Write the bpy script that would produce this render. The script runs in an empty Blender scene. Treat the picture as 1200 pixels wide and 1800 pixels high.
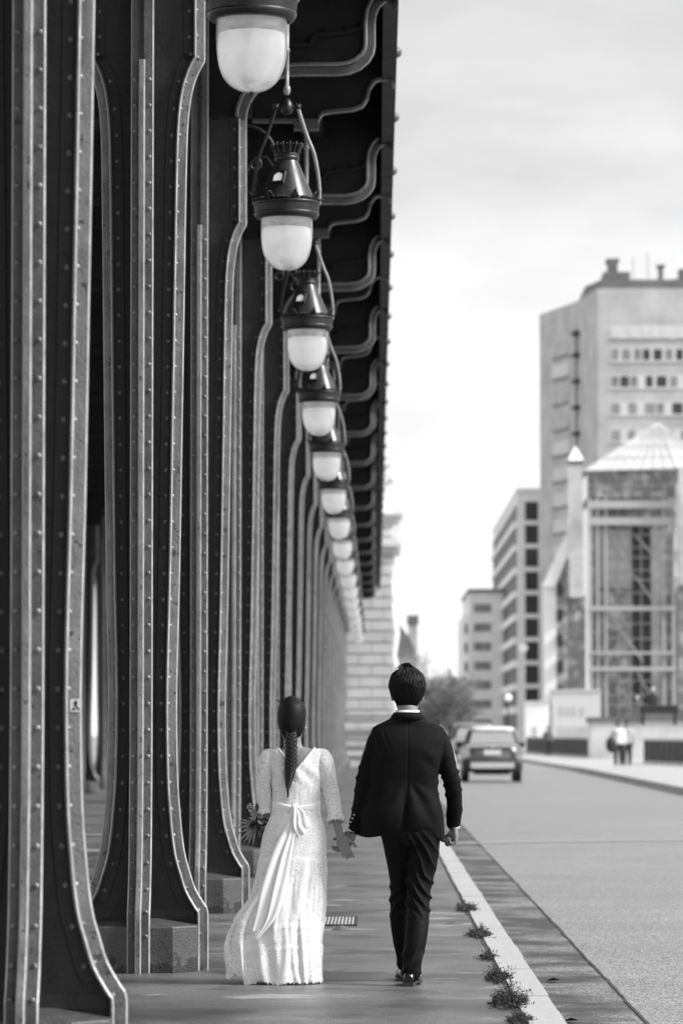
import bpy, math, random
from mathutils import Vector, Matrix, noise
R = math.radians
random.seed(7)
SC = bpy.context.scene
COL = SC.collection

# ------------------------------------------------------------------ camera
cam_d = bpy.data.cameras.new('camera')
cam_d.sensor_fit = 'HORIZONTAL'
cam_d.sensor_width = 24.0
cam_d.lens = 135.0
cam_d.clip_start = 0.1
cam_d.clip_end = 4000.0
cam_d.dof.use_dof = True
cam_d.dof.focus_distance = 21.9
cam_d.dof.aperture_fstop = 3.9
cam = bpy.data.objects.new('camera', cam_d)
COL.objects.link(cam)
cam.location = (0, 0, 1.4)
cam.rotation_euler = (R(90 + 3.307), 0, R(0.509))
SC.camera = cam

# ------------------------------------------------------------------ sky + sun (bright overcast, light from the road side)
SUN_EL, SUN_AZ = 38.0, 104.0            # azimuth measured clockwise from the view direction
W = bpy.data.worlds.new('World'); SC.world = W; W.use_nodes = True
nt = W.node_tree; nt.nodes.clear()
def wn(t, **k):
    n = nt.nodes.new(t)
    for a, b in k.items(): setattr(n, a, b)
    return n
out = wn('ShaderNodeOutputWorld'); bg = wn('ShaderNodeBackground')
sky = wn('ShaderNodeTexSky', sky_type='NISHITA')
sky.sun_disc = False; sky.sun_elevation = R(SUN_EL); sky.sun_rotation = R(SUN_AZ)
sky.air_density = 1.0; sky.dust_density = 3.0
bw = wn('ShaderNodeRGBToBW'); nt.links.new(sky.outputs[0], bw.inputs[0])
tc = wn('ShaderNodeTexCoord'); sep = wn('ShaderNodeSeparateXYZ')
nt.links.new(tc.outputs['Generated'], sep.inputs[0])
mp = wn('ShaderNodeMapping'); mp.inputs['Scale'].default_value = (15, 15, 42)
nt.links.new(tc.outputs['Generated'], mp.inputs[0])
nz = wn('ShaderNodeTexNoise'); nz.inputs['Scale'].default_value = 1.0; nz.inputs['Detail'].default_value = 5; nz.inputs['Roughness'].default_value = 0.5
nt.links.new(mp.outputs[0], nz.inputs[0])
# elevation + a little noise drives the cloud bank edge
m1 = wn('ShaderNodeMath', operation='MULTIPLY_ADD'); m1.inputs[1].default_value = 0.045
nt.links.new(nz.outputs[0], m1.inputs[0]); nt.links.new(sep.outputs[2], m1.inputs[2])
cr = wn('ShaderNodeValToRGB')
e = cr.color_ramp.elements
e[0].position = 0.0; e[0].color = (1.0, 1.0, 1.0, 1)
e[1].position = 1.0; e[1].color = (1, 1, 1, 1)
for p, v in ((0.035, 0.92), (0.075, 0.70), (0.10, 0.70), (0.135, 0.71), (0.158, 0.67), (0.180, 0.49), (0.21, 0.52), (0.26, 0.50), (0.40, 0.75), (0.7, 1.0)):
    q = cr.color_ramp.elements.new(p); q.color = (v, v, v, 1)
nt.links.new(m1.outputs[0], cr.inputs[0])
bwc = wn('ShaderNodeRGBToBW'); nt.links.new(cr.outputs[0], bwc.inputs[0])
nz2 = wn('ShaderNodeTexNoise'); nz2.inputs['Scale'].default_value = 0.6; nz2.inputs['Detail'].default_value = 4
nt.links.new(mp.outputs[0], nz2.inputs[0])
m2 = wn('ShaderNodeMath', operation='MULTIPLY_ADD'); m2.inputs[1].default_value = 0.85; m2.inputs[2].default_value = 0.57
nt.links.new(nz2.outputs[0], m2.inputs[0])
m3 = wn('ShaderNodeMath', operation='MULTIPLY'); nt.links.new(m2.outputs[0], m3.inputs[0]); nt.links.new(bwc.outputs[0], m3.inputs[1])
m4 = wn('ShaderNodeMath', operation='MULTIPLY'); m4.inputs[1].default_value = 9.0; nt.links.new(m3.outputs[0], m4.inputs[0])
mx = wn('ShaderNodeMix', data_type='FLOAT'); mx.inputs[0].default_value = 0.93
nt.links.new(bw.outputs[0], mx.inputs[2]); nt.links.new(m4.outputs[0], mx.inputs[3])
bg.inputs['Strength'].default_value = 0.1
nt.links.new(mx.outputs[0], bg.inputs['Color']); nt.links.new(bg.outputs[0], out.inputs['Surface'])

sun_d = bpy.data.lights.new('sun', 'SUN'); sun_d.energy = 3.3; sun_d.angle = R(15); sun_d.color = (1, 1, 1)
sun = bpy.data.objects.new('sun', sun_d); COL.objects.link(sun)
az = R(SUN_AZ); el = R(SUN_EL)
to_sun = Vector((math.sin(az) * math.cos(el), math.cos(az) * math.cos(el), math.sin(el)))
sun.rotation_euler = to_sun.to_track_quat('Z', 'Y').to_euler()
VS = SC.view_settings
VS.view_transform = 'Standard'; VS.look = 'None'; VS.exposure = 0.72; VS.gamma = 1.0
SC.cycles.max_bounces = 6; SC.cycles.transparent_max_bounces = 8

# ------------------------------------------------------------------ materials (the photograph is black and white: neutral greys)
def mat(name, v, rough=0.6, spec=0.5, metal=0.0, var=0.0, vscale=8.0, bump=0.0, bscale=40.0, vstretch=(1, 1, 1), detail=6, extra=None, coat=0.0):
    m = bpy.data.materials.new(name); m.use_nodes = True
    t = m.node_tree; b = t.nodes['Principled BSDF']
    b.inputs['Base Color'].default_value = (v, v, v, 1)
    b.inputs['Roughness'].default_value = rough; b.inputs['Specular IOR Level'].default_value = spec
    b.inputs['Metallic'].default_value = metal; b.inputs['Coat Weight'].default_value = coat
    tcn = t.nodes.new('ShaderNodeTexCoord')
    mpn = t.nodes.new('ShaderNodeMapping'); mpn.inputs['Scale'].default_value = vstretch
    t.links.new(tcn.outputs['Object'], mpn.inputs[0])
    if var > 0:
        n = t.nodes.new('ShaderNodeTexNoise'); n.inputs['Scale'].default_value = vscale; n.inputs['Detail'].default_value = detail; n.inputs['Roughness'].default_value = 0.65
        t.links.new(mpn.outputs[0], n.inputs[0])
        r = t.nodes.new('ShaderNodeMapRange'); r.inputs[1].default_value = 0.3; r.inputs[2].default_value = 0.7
        r.inputs[3].default_value = v * (1 - var); r.inputs[4].default_value = v * (1 + var)
        t.links.new(n.outputs[0], r.inputs[0])
        t.links.new(r.outputs[0], b.inputs['Base Color'])
        m['val_node'] = r.name
        rr = t.nodes.new('ShaderNodeMapRange'); rr.inputs[1].default_value = 0.3; rr.inputs[2].default_value = 0.7
        rr.inputs[3].default_value = max(0.02, rough - 0.1); rr.inputs[4].default_value = min(1, rough + 0.1)
        t.links.new(n.outputs[0], rr.inputs[0]); t.links.new(rr.outputs[0], b.inputs['Roughness'])
    if bump > 0:
        n2 = t.nodes.new('ShaderNodeTexNoise'); n2.inputs['Scale'].default_value = bscale; n2.inputs['Detail'].default_value = 4
        t.links.new(tcn.outputs['Object'], n2.inputs[0])
        bp = t.nodes.new('ShaderNodeBump'); bp.inputs['Strength'].default_value = bump; bp.inputs['Distance'].default_value = 0.01
        t.links.new(n2.outputs[0], bp.inputs['Height']); t.links.new(bp.outputs[0], b.inputs['Normal'])
    if extra: extra(m, t, b, tcn)
    return m
def mixin(t, b, fac_socket, value, inp='Base Color'):
    """blend the current input of the principled node towards a constant, by fac"""
    cur = b.inputs[inp]
    mxn = t.nodes.new('ShaderNodeMix'); mxn.data_type = 'FLOAT'
    if cur.is_linked:
        s = cur.links[0].from_socket; t.links.new(s, mxn.inputs[2])
    else:
        dv = cur.default_value; mxn.inputs[2].default_value = dv if isinstance(dv, float) else dv[0]
    mxn.inputs[3].default_value = value
    t.links.new(fac_socket, mxn.inputs[0]); t.links.new(mxn.outputs[0], cur)
def nramp(t, coord, scale, lo, hi, detail=5, stretch=None, rough=0.6, kind='noise'):
    oi = t.nodes.new('ShaderNodeObjectInfo'); va = t.nodes.new('ShaderNodeVectorMath'); va.operation = 'ADD'
    t.links.new(coord, va.inputs[0]); t.links.new(oi.outputs['Location'], va.inputs[1]); coord = va.outputs[0]      # copies do not share their stains
    if stretch:
        mm = t.nodes.new('ShaderNodeMapping'); mm.inputs['Scale'].default_value = stretch
        t.links.new(coord, mm.inputs[0]); coord = mm.outputs[0]
    n = t.nodes.new('ShaderNodeTexNoise' if kind == 'noise' else 'ShaderNodeTexVoronoi'); n.inputs['Scale'].default_value = scale
    if kind == 'noise': n.inputs['Detail'].default_value = detail; n.inputs['Roughness'].default_value = rough
    t.links.new(coord, n.inputs['Vector'])
    r = t.nodes.new('ShaderNodeMapRange'); r.inputs[1].default_value = lo; r.inputs[2].default_value = hi
    t.links.new(n.outputs[0], r.inputs[0]); return r.outputs[0]
def math_node(t, op, a, b=None, clamp=False):
    n = t.nodes.new('ShaderNodeMath'); n.operation = op; n.use_clamp = clamp
    for i, s in enumerate((a, b)):
        if s is None: continue
        if isinstance(s, (int, float)): n.inputs[i].default_value = s
        else: t.links.new(s, n.inputs[i])
    return n.outputs[0]

def iron_extra(m, t, b, tcn):
    s = nramp(t, tcn.outputs['Object'], 9.0, 0.48, 0.66, stretch=(1, 1, 0.10))      # run-down dirt streaks
    mixin(t, b, math_node(t, 'MULTIPLY', s, 0.55), 0.045)
    s2 = nramp(t, tcn.outputs['Object'], 22.0, 0.62, 0.66)                           # chips in the paint
    mixin(t, b, math_node(t, 'MULTIPLY', s2, 0.75), 0.03)
    sx = t.nodes.new('ShaderNodeSeparateXYZ'); t.links.new(tcn.outputs['Object'], sx.inputs[0])
    g = t.nodes.new('ShaderNodeMapRange'); g.inputs[1].default_value = 0.75; g.inputs[2].default_value = 0.0
    t.links.new(sx.outputs[2], g.inputs[0])
    n3 = nramp(t, tcn.outputs['Object'], 5.0, 0.30, 0.62)
    mixin(t, b, math_node(t, 'MULTIPLY', math_node(t, 'MULTIPLY', g.outputs[0], n3), 0.85), 0.03)      # splashed dirt at the foot
def plinth_extra(m, t, b, tcn):
    sx = t.nodes.new('ShaderNodeSeparateXYZ'); t.links.new(tcn.outputs['Object'], sx.inputs[0])
    g = t.nodes.new('ShaderNodeMapRange'); g.inputs[1].default_value = 0.24; g.inputs[2].default_value = 0.0; g.inputs[3].default_value = -0.3; g.inputs[4].default_value = 0.30
    t.links.new(sx.outputs[2], g.inputs[0])
    n = t.nodes.new('ShaderNodeTexNoise'); n.inputs['Scale'].default_value = 14; n.inputs['Detail'].default_value = 8; t.links.new(tcn.outputs['Object'], n.inputs[0])
    a = math_node(t, 'ADD', n.outputs[0], g.outputs[0])
    r = t.nodes.new('ShaderNodeMapRange'); r.inputs[1].default_value = 0.60; r.inputs[2].default_value = 0.64; t.links.new(a, r.inputs[0])
    mixin(t, b, r.outputs[0], 0.02)                                                    # peeled, blackened paint
    s = nramp(t, tcn.outputs['Object'], 16.0, 0.50, 0.66, stretch=(1, 1, 0.25))
    mixin(t, b, math_node(t, 'MULTIPLY', s, 0.5), 0.08)
M = {}
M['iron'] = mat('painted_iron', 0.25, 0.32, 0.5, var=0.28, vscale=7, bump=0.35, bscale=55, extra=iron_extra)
M['iron_web'] = mat('shade_toned_iron_web', 0.045, 0.5, 0.3, var=0.3, vscale=5, bump=0.3, bscale=40, extra=iron_extra)  # same iron, darker: shade of the recesses put into the colour
M['iron_up'] = mat('under_deck_shade_iron', 0.012, 0.6, 0.3, var=0.35, vscale=4, bump=0.2, bscale=40)  # near-black base colour carries the shade under the deck
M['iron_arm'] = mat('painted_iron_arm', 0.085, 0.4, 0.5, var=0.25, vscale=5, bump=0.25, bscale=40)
M['flange'] = mat('shaded_grimy_flange', 0.125, 0.40, 0.4, var=0.3, vscale=7, bump=0.35, bscale=55, extra=iron_extra)  # dirt streaks plus a darker base that paints in shade beside the rib
M['edge'] = mat('highlight_paint_edge', 0.31, 0.35, 0.5, var=0.35, vscale=9, bump=0.3, bscale=50)  # lighter colour paints the highlight along chamfered edges
M['plinth'] = mat('painted_plinth', 0.065, 0.5, 0.5, var=0.3, vscale=9, bump=0.5, bscale=60, extra=plinth_extra)
M['lamp'] = mat('dark_cast_iron', 0.010, 0.42, 0.5, var=0.3, vscale=20, bump=0.12, bscale=150)
M['chrome'] = mat('light_painted_tube', 0.25, 0.3, 0.6, var=0.15, vscale=20)

# ------------------------------------------------------------------ mesh builder
class MB:
    def __init__(s): s.v = []; s.f = []; s.m = []; s.sm = []; s.cur = 0
    def add(s, vs, fs, smooth=False):
        o = len(s.v); s.v += [tuple(p) for p in vs]
        for f in fs: s.f.append(tuple(i + o for i in f)); s.m.append(s.cur); s.sm.append(smooth)
    def box(s, x0, x1, y0, y1, z0, z1):
        if x0 > x1: x0, x1 = x1, x0
        if y0 > y1: y0, y1 = y1, y0
        if z0 > z1: z0, z1 = z1, z0
        s.add([(x0, y0, z0), (x1, y0, z0), (x1, y1, z0), (x0, y1, z0), (x0, y0, z1), (x1, y0, z1), (x1, y1, z1), (x0, y1, z1)],
              [(0, 3, 2, 1), (4, 5, 6, 7), (0, 1, 5, 4), (1, 2, 6, 5), (2, 3, 7, 6), (3, 0, 4, 7)])
    def obox(s, c, ax, ay, az):
        c = Vector(c); ax = Vector(ax); ay = Vector(ay); az = Vector(az)
        vs = [c + ax * i + ay * j + az * k for k in (-1, 1) for j in (-1, 1) for i in (-1, 1)]
        s.add(vs, [(0, 2, 3, 1), (4, 5, 7, 6), (0, 1, 5, 4), (2, 6, 7, 3), (0, 4, 6, 2), (1, 3, 7, 5)])
    def rings(s, rs, closed=True, cap=True, smooth=True, loop=False):
        n = len(rs[0]); vs = [p for r in rs for p in r]; fs = []
        L = len(rs)
        for i in range(L if loop else L - 1):
            i2 = (i + 1) % L
            for j in range(n if closed else n - 1):
                j2 = (j + 1) % n
                fs.append((i * n + j, i * n + j2, i2 * n + j2, i2 * n + j))
        s.add(vs, fs, smooth)
        if cap and closed and not loop:
            s.add(rs[0], [tuple(range(n - 1, -1, -1))], smooth); s.add(rs[-1], [tuple(range(n))], smooth)
    def tube(s, pts, r, seg=8, smooth=True, flat=1.0, cap=True, up=(0, 0, 1)):
        P = [Vector(p) for p in pts]; n = len(P)
        rad = r if isinstance(r, (list, tuple)) else [r] * n
        rs = []; prev = None
        for i in range(n):
            t = (P[min(i + 1, n - 1)] - P[max(i - 1, 0)])
            if t.length < 1e-9: t = Vector((0, 0, 1))
            t.normalize()
            if prev is None:
                a = Vector(up).cross(t)
                if a.length < 1e-3: a = Vector((1, 0, 0)).cross(t)
                a.normalize()
            else:
                a = (prev - t * prev.dot(t))
                if a.length < 1e-6: a = Vector((1, 0, 0))
                a.normalize()
            prev = a; b = t.cross(a)
            rs.append([P[i] + a * (rad[i] * math.cos(2 * math.pi * k / seg)) + b * (rad[i] * flat * math.sin(2 * math.pi * k / seg)) for k in range(seg)])
        s.rings(rs, cap=cap, smooth=smooth)
    def lathe(s, prof, seg=24, c=(0, 0, 0), cap=True, smooth=True, wob=None):
        rs = []
        for (r, z) in prof:
            rs.append([(c[0] + (r + (wob(k, z) if wob else 0)) * math.cos(2 * math.pi * k / seg), c[1] + (r + (wob(k, z) if wob else 0)) * math.sin(2 * math.pi * k / seg), c[2] + z) for k in range(seg)])
        s.rings(rs, cap=cap, smooth=smooth)
    def ball(s, c, r, seg=10, rg=6, sx=1, sy=1, sz=1):
        rs = []
        for i in range(rg + 1):
            a = -math.pi / 2 + math.pi * i / rg; rr = max(1e-4, math.cos(a)) * r
            rs.append([(c[0] + sx * rr * math.cos(2 * math.pi * k / seg), c[1] + sy * rr * math.sin(2 * math.pi * k / seg), c[2] + sz * r * math.sin(a)) for k in range(seg)])
        s.rings(rs, cap=True)
    def dome(s, c, nrm, r, h=None, seg=8):
        h = h or r * 0.65; n = Vector(nrm).normalized(); c = Vector(c)
        a = n.orthogonal().normalized(); b = n.cross(a); vs = []
        for (rr, hh) in ((1, 0), (0.8, 0.6), (0.42, 0.92)):
            vs += [c + a * (r * rr * math.cos(2 * math.pi * k / seg)) + b * (r * rr * math.sin(2 * math.pi * k / seg)) + n * (h * hh) for k in range(seg)]
        vs.append(c + n * h); fs = []
        for i in range(2):
            for k in range(seg):
                k2 = (k + 1) % seg; fs.append((i * seg + k, i * seg + k2, (i + 1) * seg + k2, (i + 1) * seg + k))
        for k in range(seg): fs.append((2 * seg + k, 2 * seg + (k + 1) % seg, 3 * seg))
        s.add(vs, fs, True)
    def prism(s, poly, y0, y1, plane='xz'):
        def P(a, b, d):
            return (a, d, b) if plane == 'xz' else ((a, b, d) if plane == 'xy' else (d, a, b))
        n = len(poly); vs = [P(a, b, y0) for a, b in poly] + [P(a, b, y1) for a, b in poly]
        fs = [tuple(range(n)), tuple(range(2 * n - 1, n - 1, -1))] + [(i, (i + 1) % n + 0, (i + 1) % n + n, i + n) for i in range(n)]
        s.add(vs, fs)
    def mesh(s, name, mats):
        me = bpy.data.meshes.new(name); me.from_pydata(s.v, [], s.f)
        for m in (mats if isinstance(mats, (list, tuple)) else [mats]): me.materials.append(m)
        me.polygons.foreach_set('material_index', s.m); me.polygons.foreach_set('use_smooth', s.sm)
        me.update(); return me
    def build(s, name, mats, parent=None, loc=(0, 0, 0), fix=True):
        me = s.mesh(name, mats)
        if fix:
            import bmesh
            bm = bmesh.new(); bm.from_mesh(me); bmesh.ops.recalc_face_normals(bm, faces=bm.faces); bm.to_mesh(me); bm.free()
        o = bpy.data.objects.new(name, me); COL.objects.link(o); o.location = loc
        if parent: o.parent = parent
        return o
def empty(name, loc=(0, 0, 0), rz=0.0):
    o = bpy.data.objects.new(name, None); COL.objects.link(o); o.location = loc; o.rotation_euler = (0, 0, rz); o.empty_display_size = 0.2
    return o
def tag(o, label=None, cat=None, group=None, kind=None):
    if label: o['label'] = label
    if cat: o['category'] = cat
    if group: o['group'] = group
    if kind: o['kind'] = kind
    return o
def copy_tree(o, parent=None):
    c = o.copy(); COL.objects.link(c); c.parent = parent
    for ch in [x for x in KIDS.get(o.name, [])]:
        copy_tree(ch, c)
    return c
KIDS = {}
def note_kids(root):
    """remember the children of a prototype before it is copied"""
    for o in list(bpy.data.objects):
        if o.parent is not None and (o.parent == root or (o.parent.parent is not None and o.parent.parent == root) or (o.parent == root)):
            KIDS.setdefault(o.parent.name, []).append(o)
def lerp_tab(tab, z):
    if z <= tab[0][0]: return tab[0][1]
    for (a, ra), (b, rb) in zip(tab, tab[1:]):
        if z <= b: return ra + (rb - ra) * (z - a) / (b - a)
    return tab[-1][1]
def cr_spline(pts, n=6):
    """Catmull-Rom through points (tuples of any length)"""
    P = [pts[0]] + list(pts) + [pts[-1]]; out = []
    for i in range(1, len(P) - 2):
        for k in range(n):
            t = k / n; o = []
            for a, b, c, d in zip(P[i - 1], P[i], P[i + 1], P[i + 2]):
                o.append(0.5 * (2 * b + (c - a) * t + (2 * a - 5 * b + 4 * c - d) * t * t + (3 * b - a - 3 * c + d) * t ** 3))
            out.append(tuple(o))
    out.append(tuple(pts[-1])); return out
ORD = ['first', 'second', 'third', 'fourth', 'fifth', 'sixth', 'seventh', 'eighth', 'ninth', 'tenth', 'eleventh', 'twelfth', 'thirteenth', 'fourteenth', 'fifteenth', 'sixteenth', 'seventeenth', 'eighteenth', 'nineteenth', 'twentieth', 'twenty-first']
# ================================================================== GROUND
BAY = 7.45; XC = -1.388; Y0 = 15.45; NCOL = 19; XB = -6.85
def asphalt(name, v, rough, sc, grain, blotch, extra=None, spec=0.5):
    def ex(m, t, b, tcn):
        co = tcn.outputs['Object']
        g = t.nodes.new('ShaderNodeTexNoise'); g.inputs['Scale'].default_value = sc; g.inputs['Detail'].default_value = 2; gm = t.nodes.new('ShaderNodeMapping'); gm.inputs['Scale'].default_value = (1, .28, 1); t.links.new(co, gm.inputs[0]); t.links.new(gm.outputs[0], g.inputs[0])
        r = t.nodes.new('ShaderNodeMapRange'); r.inputs[1].default_value = 0.34; r.inputs[2].default_value = 0.66; r.inputs[3].default_value = 1 - grain; r.inputs[4].default_value = 1 + grain
        t.links.new(g.outputs[0], r.inputs[0])
        g2 = nramp(t, co, 0.9, 0.3, 0.7, detail=7, stretch=(0.35, 1.1, 1))
        r2 = t.nodes.new('ShaderNodeMapRange'); r2.inputs[3].default_value = 1 - blotch; r2.inputs[4].default_value = 1 + blotch; t.links.new(g2, r2.inputs[0])
        v1 = math_node(t, 'MULTIPLY', r.outputs[0], r2.outputs[0]); v2 = math_node(t, 'MULTIPLY', v1, v)
        t.links.new(v2, b.inputs['Base Color'])
        bp = t.nodes.new('ShaderNodeBump'); bp.inputs['Strength'].default_value = 0.12; bp.inputs['Distance'].default_value = 0.004
        t.links.new(g.outputs[0], bp.inputs['Height']); t.links.new(bp.outputs[0], b.inputs['Normal'])
        if extra: extra(m, t, b, tcn)
    return mat(name, v, rough, spec, extra=ex)
def walk_extra(m, t, b, tcn):
    co = tcn.outputs['Object']
    s = nramp(t, co, 1.0, 0.49, 0.62, detail=7, stretch=(0.8, 0.7, 1))            # damp bands lying across the walk
    mixin(t, b, math_node(t, 'MULTIPLY', s, 0.85), 0.030)
    s4 = nramp(t, co, 1.0, 0.52, 0.68, detail=8, stretch=(2.4, 2.2, 1))
    mixin(t, b, math_node(t, 'MULTIPLY', s4, 0.65), 0.035)
    s2 = nramp(t, co, 1.7, 0.60, 0.66, detail=7, stretch=(0.7, 0.9, 1))
    mixin(t, b, math_node(t, 'MULTIPLY', s2, 0.5), 0.42)                          # pale worn patches
    s3 = nramp(t, co, 60.0, 0.74, 0.76, detail=2)
    mixin(t, b, s3, 0.6)
def gutter_extra(m, t, b, tcn):
    co = tcn.outputs['Object']
    s = nramp(t, co, 1.0, 0.42, 0.55, detail=8, stretch=(1.0, 0.9, 1))
    mixin(t, b, math_node(t, 'MULTIPLY', s, 0.95), 0.025)
def kerb_extra(m, t, b, tcn):
    co = tcn.outputs['Object']
    w = t.nodes.new('ShaderNodeTexWave'); w.inputs['Scale'].default_value = 9; w.inputs['Distortion'].default_value = 3; w.inputs['Detail'].default_value = 3; w.bands_direction = 'Y'
    t.links.new(co, w.inputs[0])
    bp = t.nodes.new('ShaderNodeBump'); bp.inputs['Strength'].default_value = 0.35; bp.inputs['Distance'].default_value = 0.004
    t.links.new(w.outputs[0], bp.inputs['Height']); t.links.new(bp.outputs[0], b.inputs['Normal'])
    mixin(t, b, math_node(t, 'MULTIPLY', w.outputs[0], 0.22), 0.16)
M['walk'] = asphalt('walk_asphalt', 0.11, 0.45, 110, 0.55, 0.35, walk_extra)
M['road'] = asphalt('road_asphalt', 0.165, 0.42, 95, 0.95, 0.20, spec=0.6)
M['gutter'] = asphalt('gutter_asphalt', 0.15, 0.7, 90, 0.7, 0.25, gutter_extra)
M['kerb'] = mat('granite_kerb', 0.40, 0.7, var=0.16, vscale=30, extra=kerb_extra)
M['pave'] = asphalt('far_pavement', 0.34, 0.7, 30, 0.2, 0.15)
M['earth'] = asphalt('ground_land', 0.22, 0.9, 5, 0.3, 0.2)
M['line'] = mat('road_paint', 0.30, 0.6, var=0.2, vscale=12)
M['seam'] = mat('tar_seam', 0.02, 0.6, var=0.4, vscale=30)

def sheet(name, x0, x1, ys, z, m, thick=0.0, nx=1, jag=0.0):
    b = MB(); vs = []; fs = []
    for y in ys:
        for i in range(nx + 1): vs.append((x0 + (x1 - x0) * i / nx, y, z))
    n = nx + 1
    for j in range(len(ys) - 1):
        for i in range(nx): fs.append((j * n + i, j * n + i + 1, (j + 1) * n + i + 1, (j + 1) * n + i))
    b.add(vs, fs); o = b.build(name, m, fix=False); tag(o, kind='structure'); return o
sheet('ground', -900, 900, [-60, 3000], -0.30, M['earth'])
sheet('road', 1.42, 7.9, [-30, 10, 60, 600], -0.12, M['road'])
g = sheet('road', 0.9, 1.42, [-30, 10, 60, 171], -0.116, M['gutter']); g.name = 'gutter'; g['label'] = 'stained asphalt gutter strip between pale kerb and road'
wb = MB()
wb.box(-2.35, 0.725, -30, 171.5, -0.29, 0.0)
w = wb.build('pavement', M['walk']); tag(w, 'asphalt walkway with damp bands under the viaduct', kind='structure')
wb = MB(); wb.box(-2.36, -5.9, -30, 171.5, -0.29, -0.02)
w = wb.build('road', M['walk']); w.name = 'parking_lane'; tag(w, kind='structure')
wb = MB(); wb.box(-5.91, -12, -30, 171.5, -0.29, 0.0)
w = wb.build('pavement', M['walk']); tag(w, kind='structure')
# white parking lines seen between the columns
b = MB()
for y in (46, 53, 60, 67, 74, 82, 90):
    b.add([(-2.6, y, -0.014), (-5.7, y + 1.5, -0.014), (-5.7, y + 2.1, -0.014), (-2.6, y + 0.6, -0.014)], [(0, 1, 2, 3)])
o = b.build('parking_lines', M['line'], fix=False); tag(o, kind='structure')
# pale granite kerb stones
b = MB(); y = -20.0
while y < 171:
    L = random.uniform(0.95, 1.35); d = random.uniform(-0.004, 0.004)
    b.box(0.735 + d, 0.915 + d, y + 0.014, y + L, -0.2, 0.012 + random.uniform(-0.002, 0.003)); y += L
b.box(0.735, 0.91, -20, 171, -0.2, 0.002)
o = b.build('kerb', M['kerb']); tag(o, kind='structure')
# dark open joint beside the kerb + tar seam at the gutter edge
def wavy_strip(name, x, wid, z, y0, y1, step, amp, m):
    vs = []; fs = []; n = 0; y = y0
    while y < y1:
        c = x + amp * noise.noise(Vector((0.3, y * 1.7, x))) + amp * 0.5 * noise.noise(Vector((3.3, y * 7.0, x)))
        w2 = wid * (0.5 + 0.5 * (0.6 + noise.noise(Vector((9.1, y * 4.0, x)))))
        vs += [(c - w2, y, z), (c + w2, y, z)]
        if n: fs.append((2 * n - 2, 2 * n - 1, 2 * n + 1, 2 * n))
        n += 1; y += step if y < 60 else 1.0
    b = MB(); b.add(vs, fs); return b.build(name, m, fix=False)
o = wavy_strip('pavement_joint', 0.722, 0.013, 0.004, 5, 171, 0.06, 0.006, M['seam']); tag(o, kind='structure')
o = wavy_strip('road_seam', 1.42, 0.010, -0.110, 5, 171, 0.06, 0.010, M['seam']); tag(o, kind='structure')
b = MB(); vs = []; fs = []
for i in range(40):
    x = 0.95 + i * 0.175; y = 53.0 + i * 0.09 + 0.3 * noise.noise(Vector((x, 2, 3)))
    vs += [(x, y, -0.111), (x, y + 0.65, -0.111)]
    if i: fs.append((2 * i - 2, 2 * i, 2 * i + 1, 2 * i - 1))
b.add(vs, fs); o = b.build('road_joint', M['line'], fix=False); tag(o, kind='structure')
# far pavement across the road, its kerb and face
b = MB()
pts = [(-30, 7.7), (60, 7.65), (95, 7.6), (125, 7.85), (150, 8.1), (158, 8.05), (185, 7.9), (230, 7.9), (600, 7.9)]
vs = []; fs = []
for i, (y, x) in enumerate(pts):
    vs += [(x, y, -0.3), (x, y, 0.07), (x + 0.28, y, 0.075), (14.5 if y < 300 else 40, y, 0.10)]
    if i:
        for k in range(3): fs.append((4 * i - 4 + k, 4 * i - 3 + k, 4 * i + 1 + k, 4 * i + k))
b.add(vs, fs); o = b.build('far_pavement', M['pave'], fix=True); tag(o, 'pale pavement on the other side of the road', kind='structure')

# ================================================================== VIADUCT
PROF = [(0, .396), (.334, .396), (.365, .390), (.398, .368), (.489, .316), (.59, .284), (.681, .258), (.8, .240), (.927, .228), (1.08, .216), (1.315, .209), (1.7, .207), (2.38, .222),
        (3.2, .234), (3.75, .242), (4.365, .250), (4.85, .258), (5.09, .268), (5.256, .290), (5.365, .325), (5.437, .364), (5.45, .366), (6.286, .364)]
ARM = [(.364, 6.286), (.372, 6.35), (.395, 6.42), (.436, 6.485), (.495, 6.545), (.58, 6.60), (.687, 6.632), (.80, 6.637), (1.08, 6.637), (1.18, 6.648), (1.27, 6.685), (1.34, 6.745), (1.378, 6.81), (1.39, 6.88), (1.39, 7.06), (1.398, 7.13), (1.425, 7.19), (1.475, 7.235)]
SBAR = [(-1.10, 6.862), (-.507, 6.860), (-.49, 6.902), (-.465, 6.93), (-.415, 6.942), (-.201, 6.963), (-.11, 6.996), (-.065, 7.065), (-.043, 7.16), (.0, 7.222), (.04, 7.236), (.10, 7.236), (.138, 7.215), (.155, 7.17)]
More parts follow.
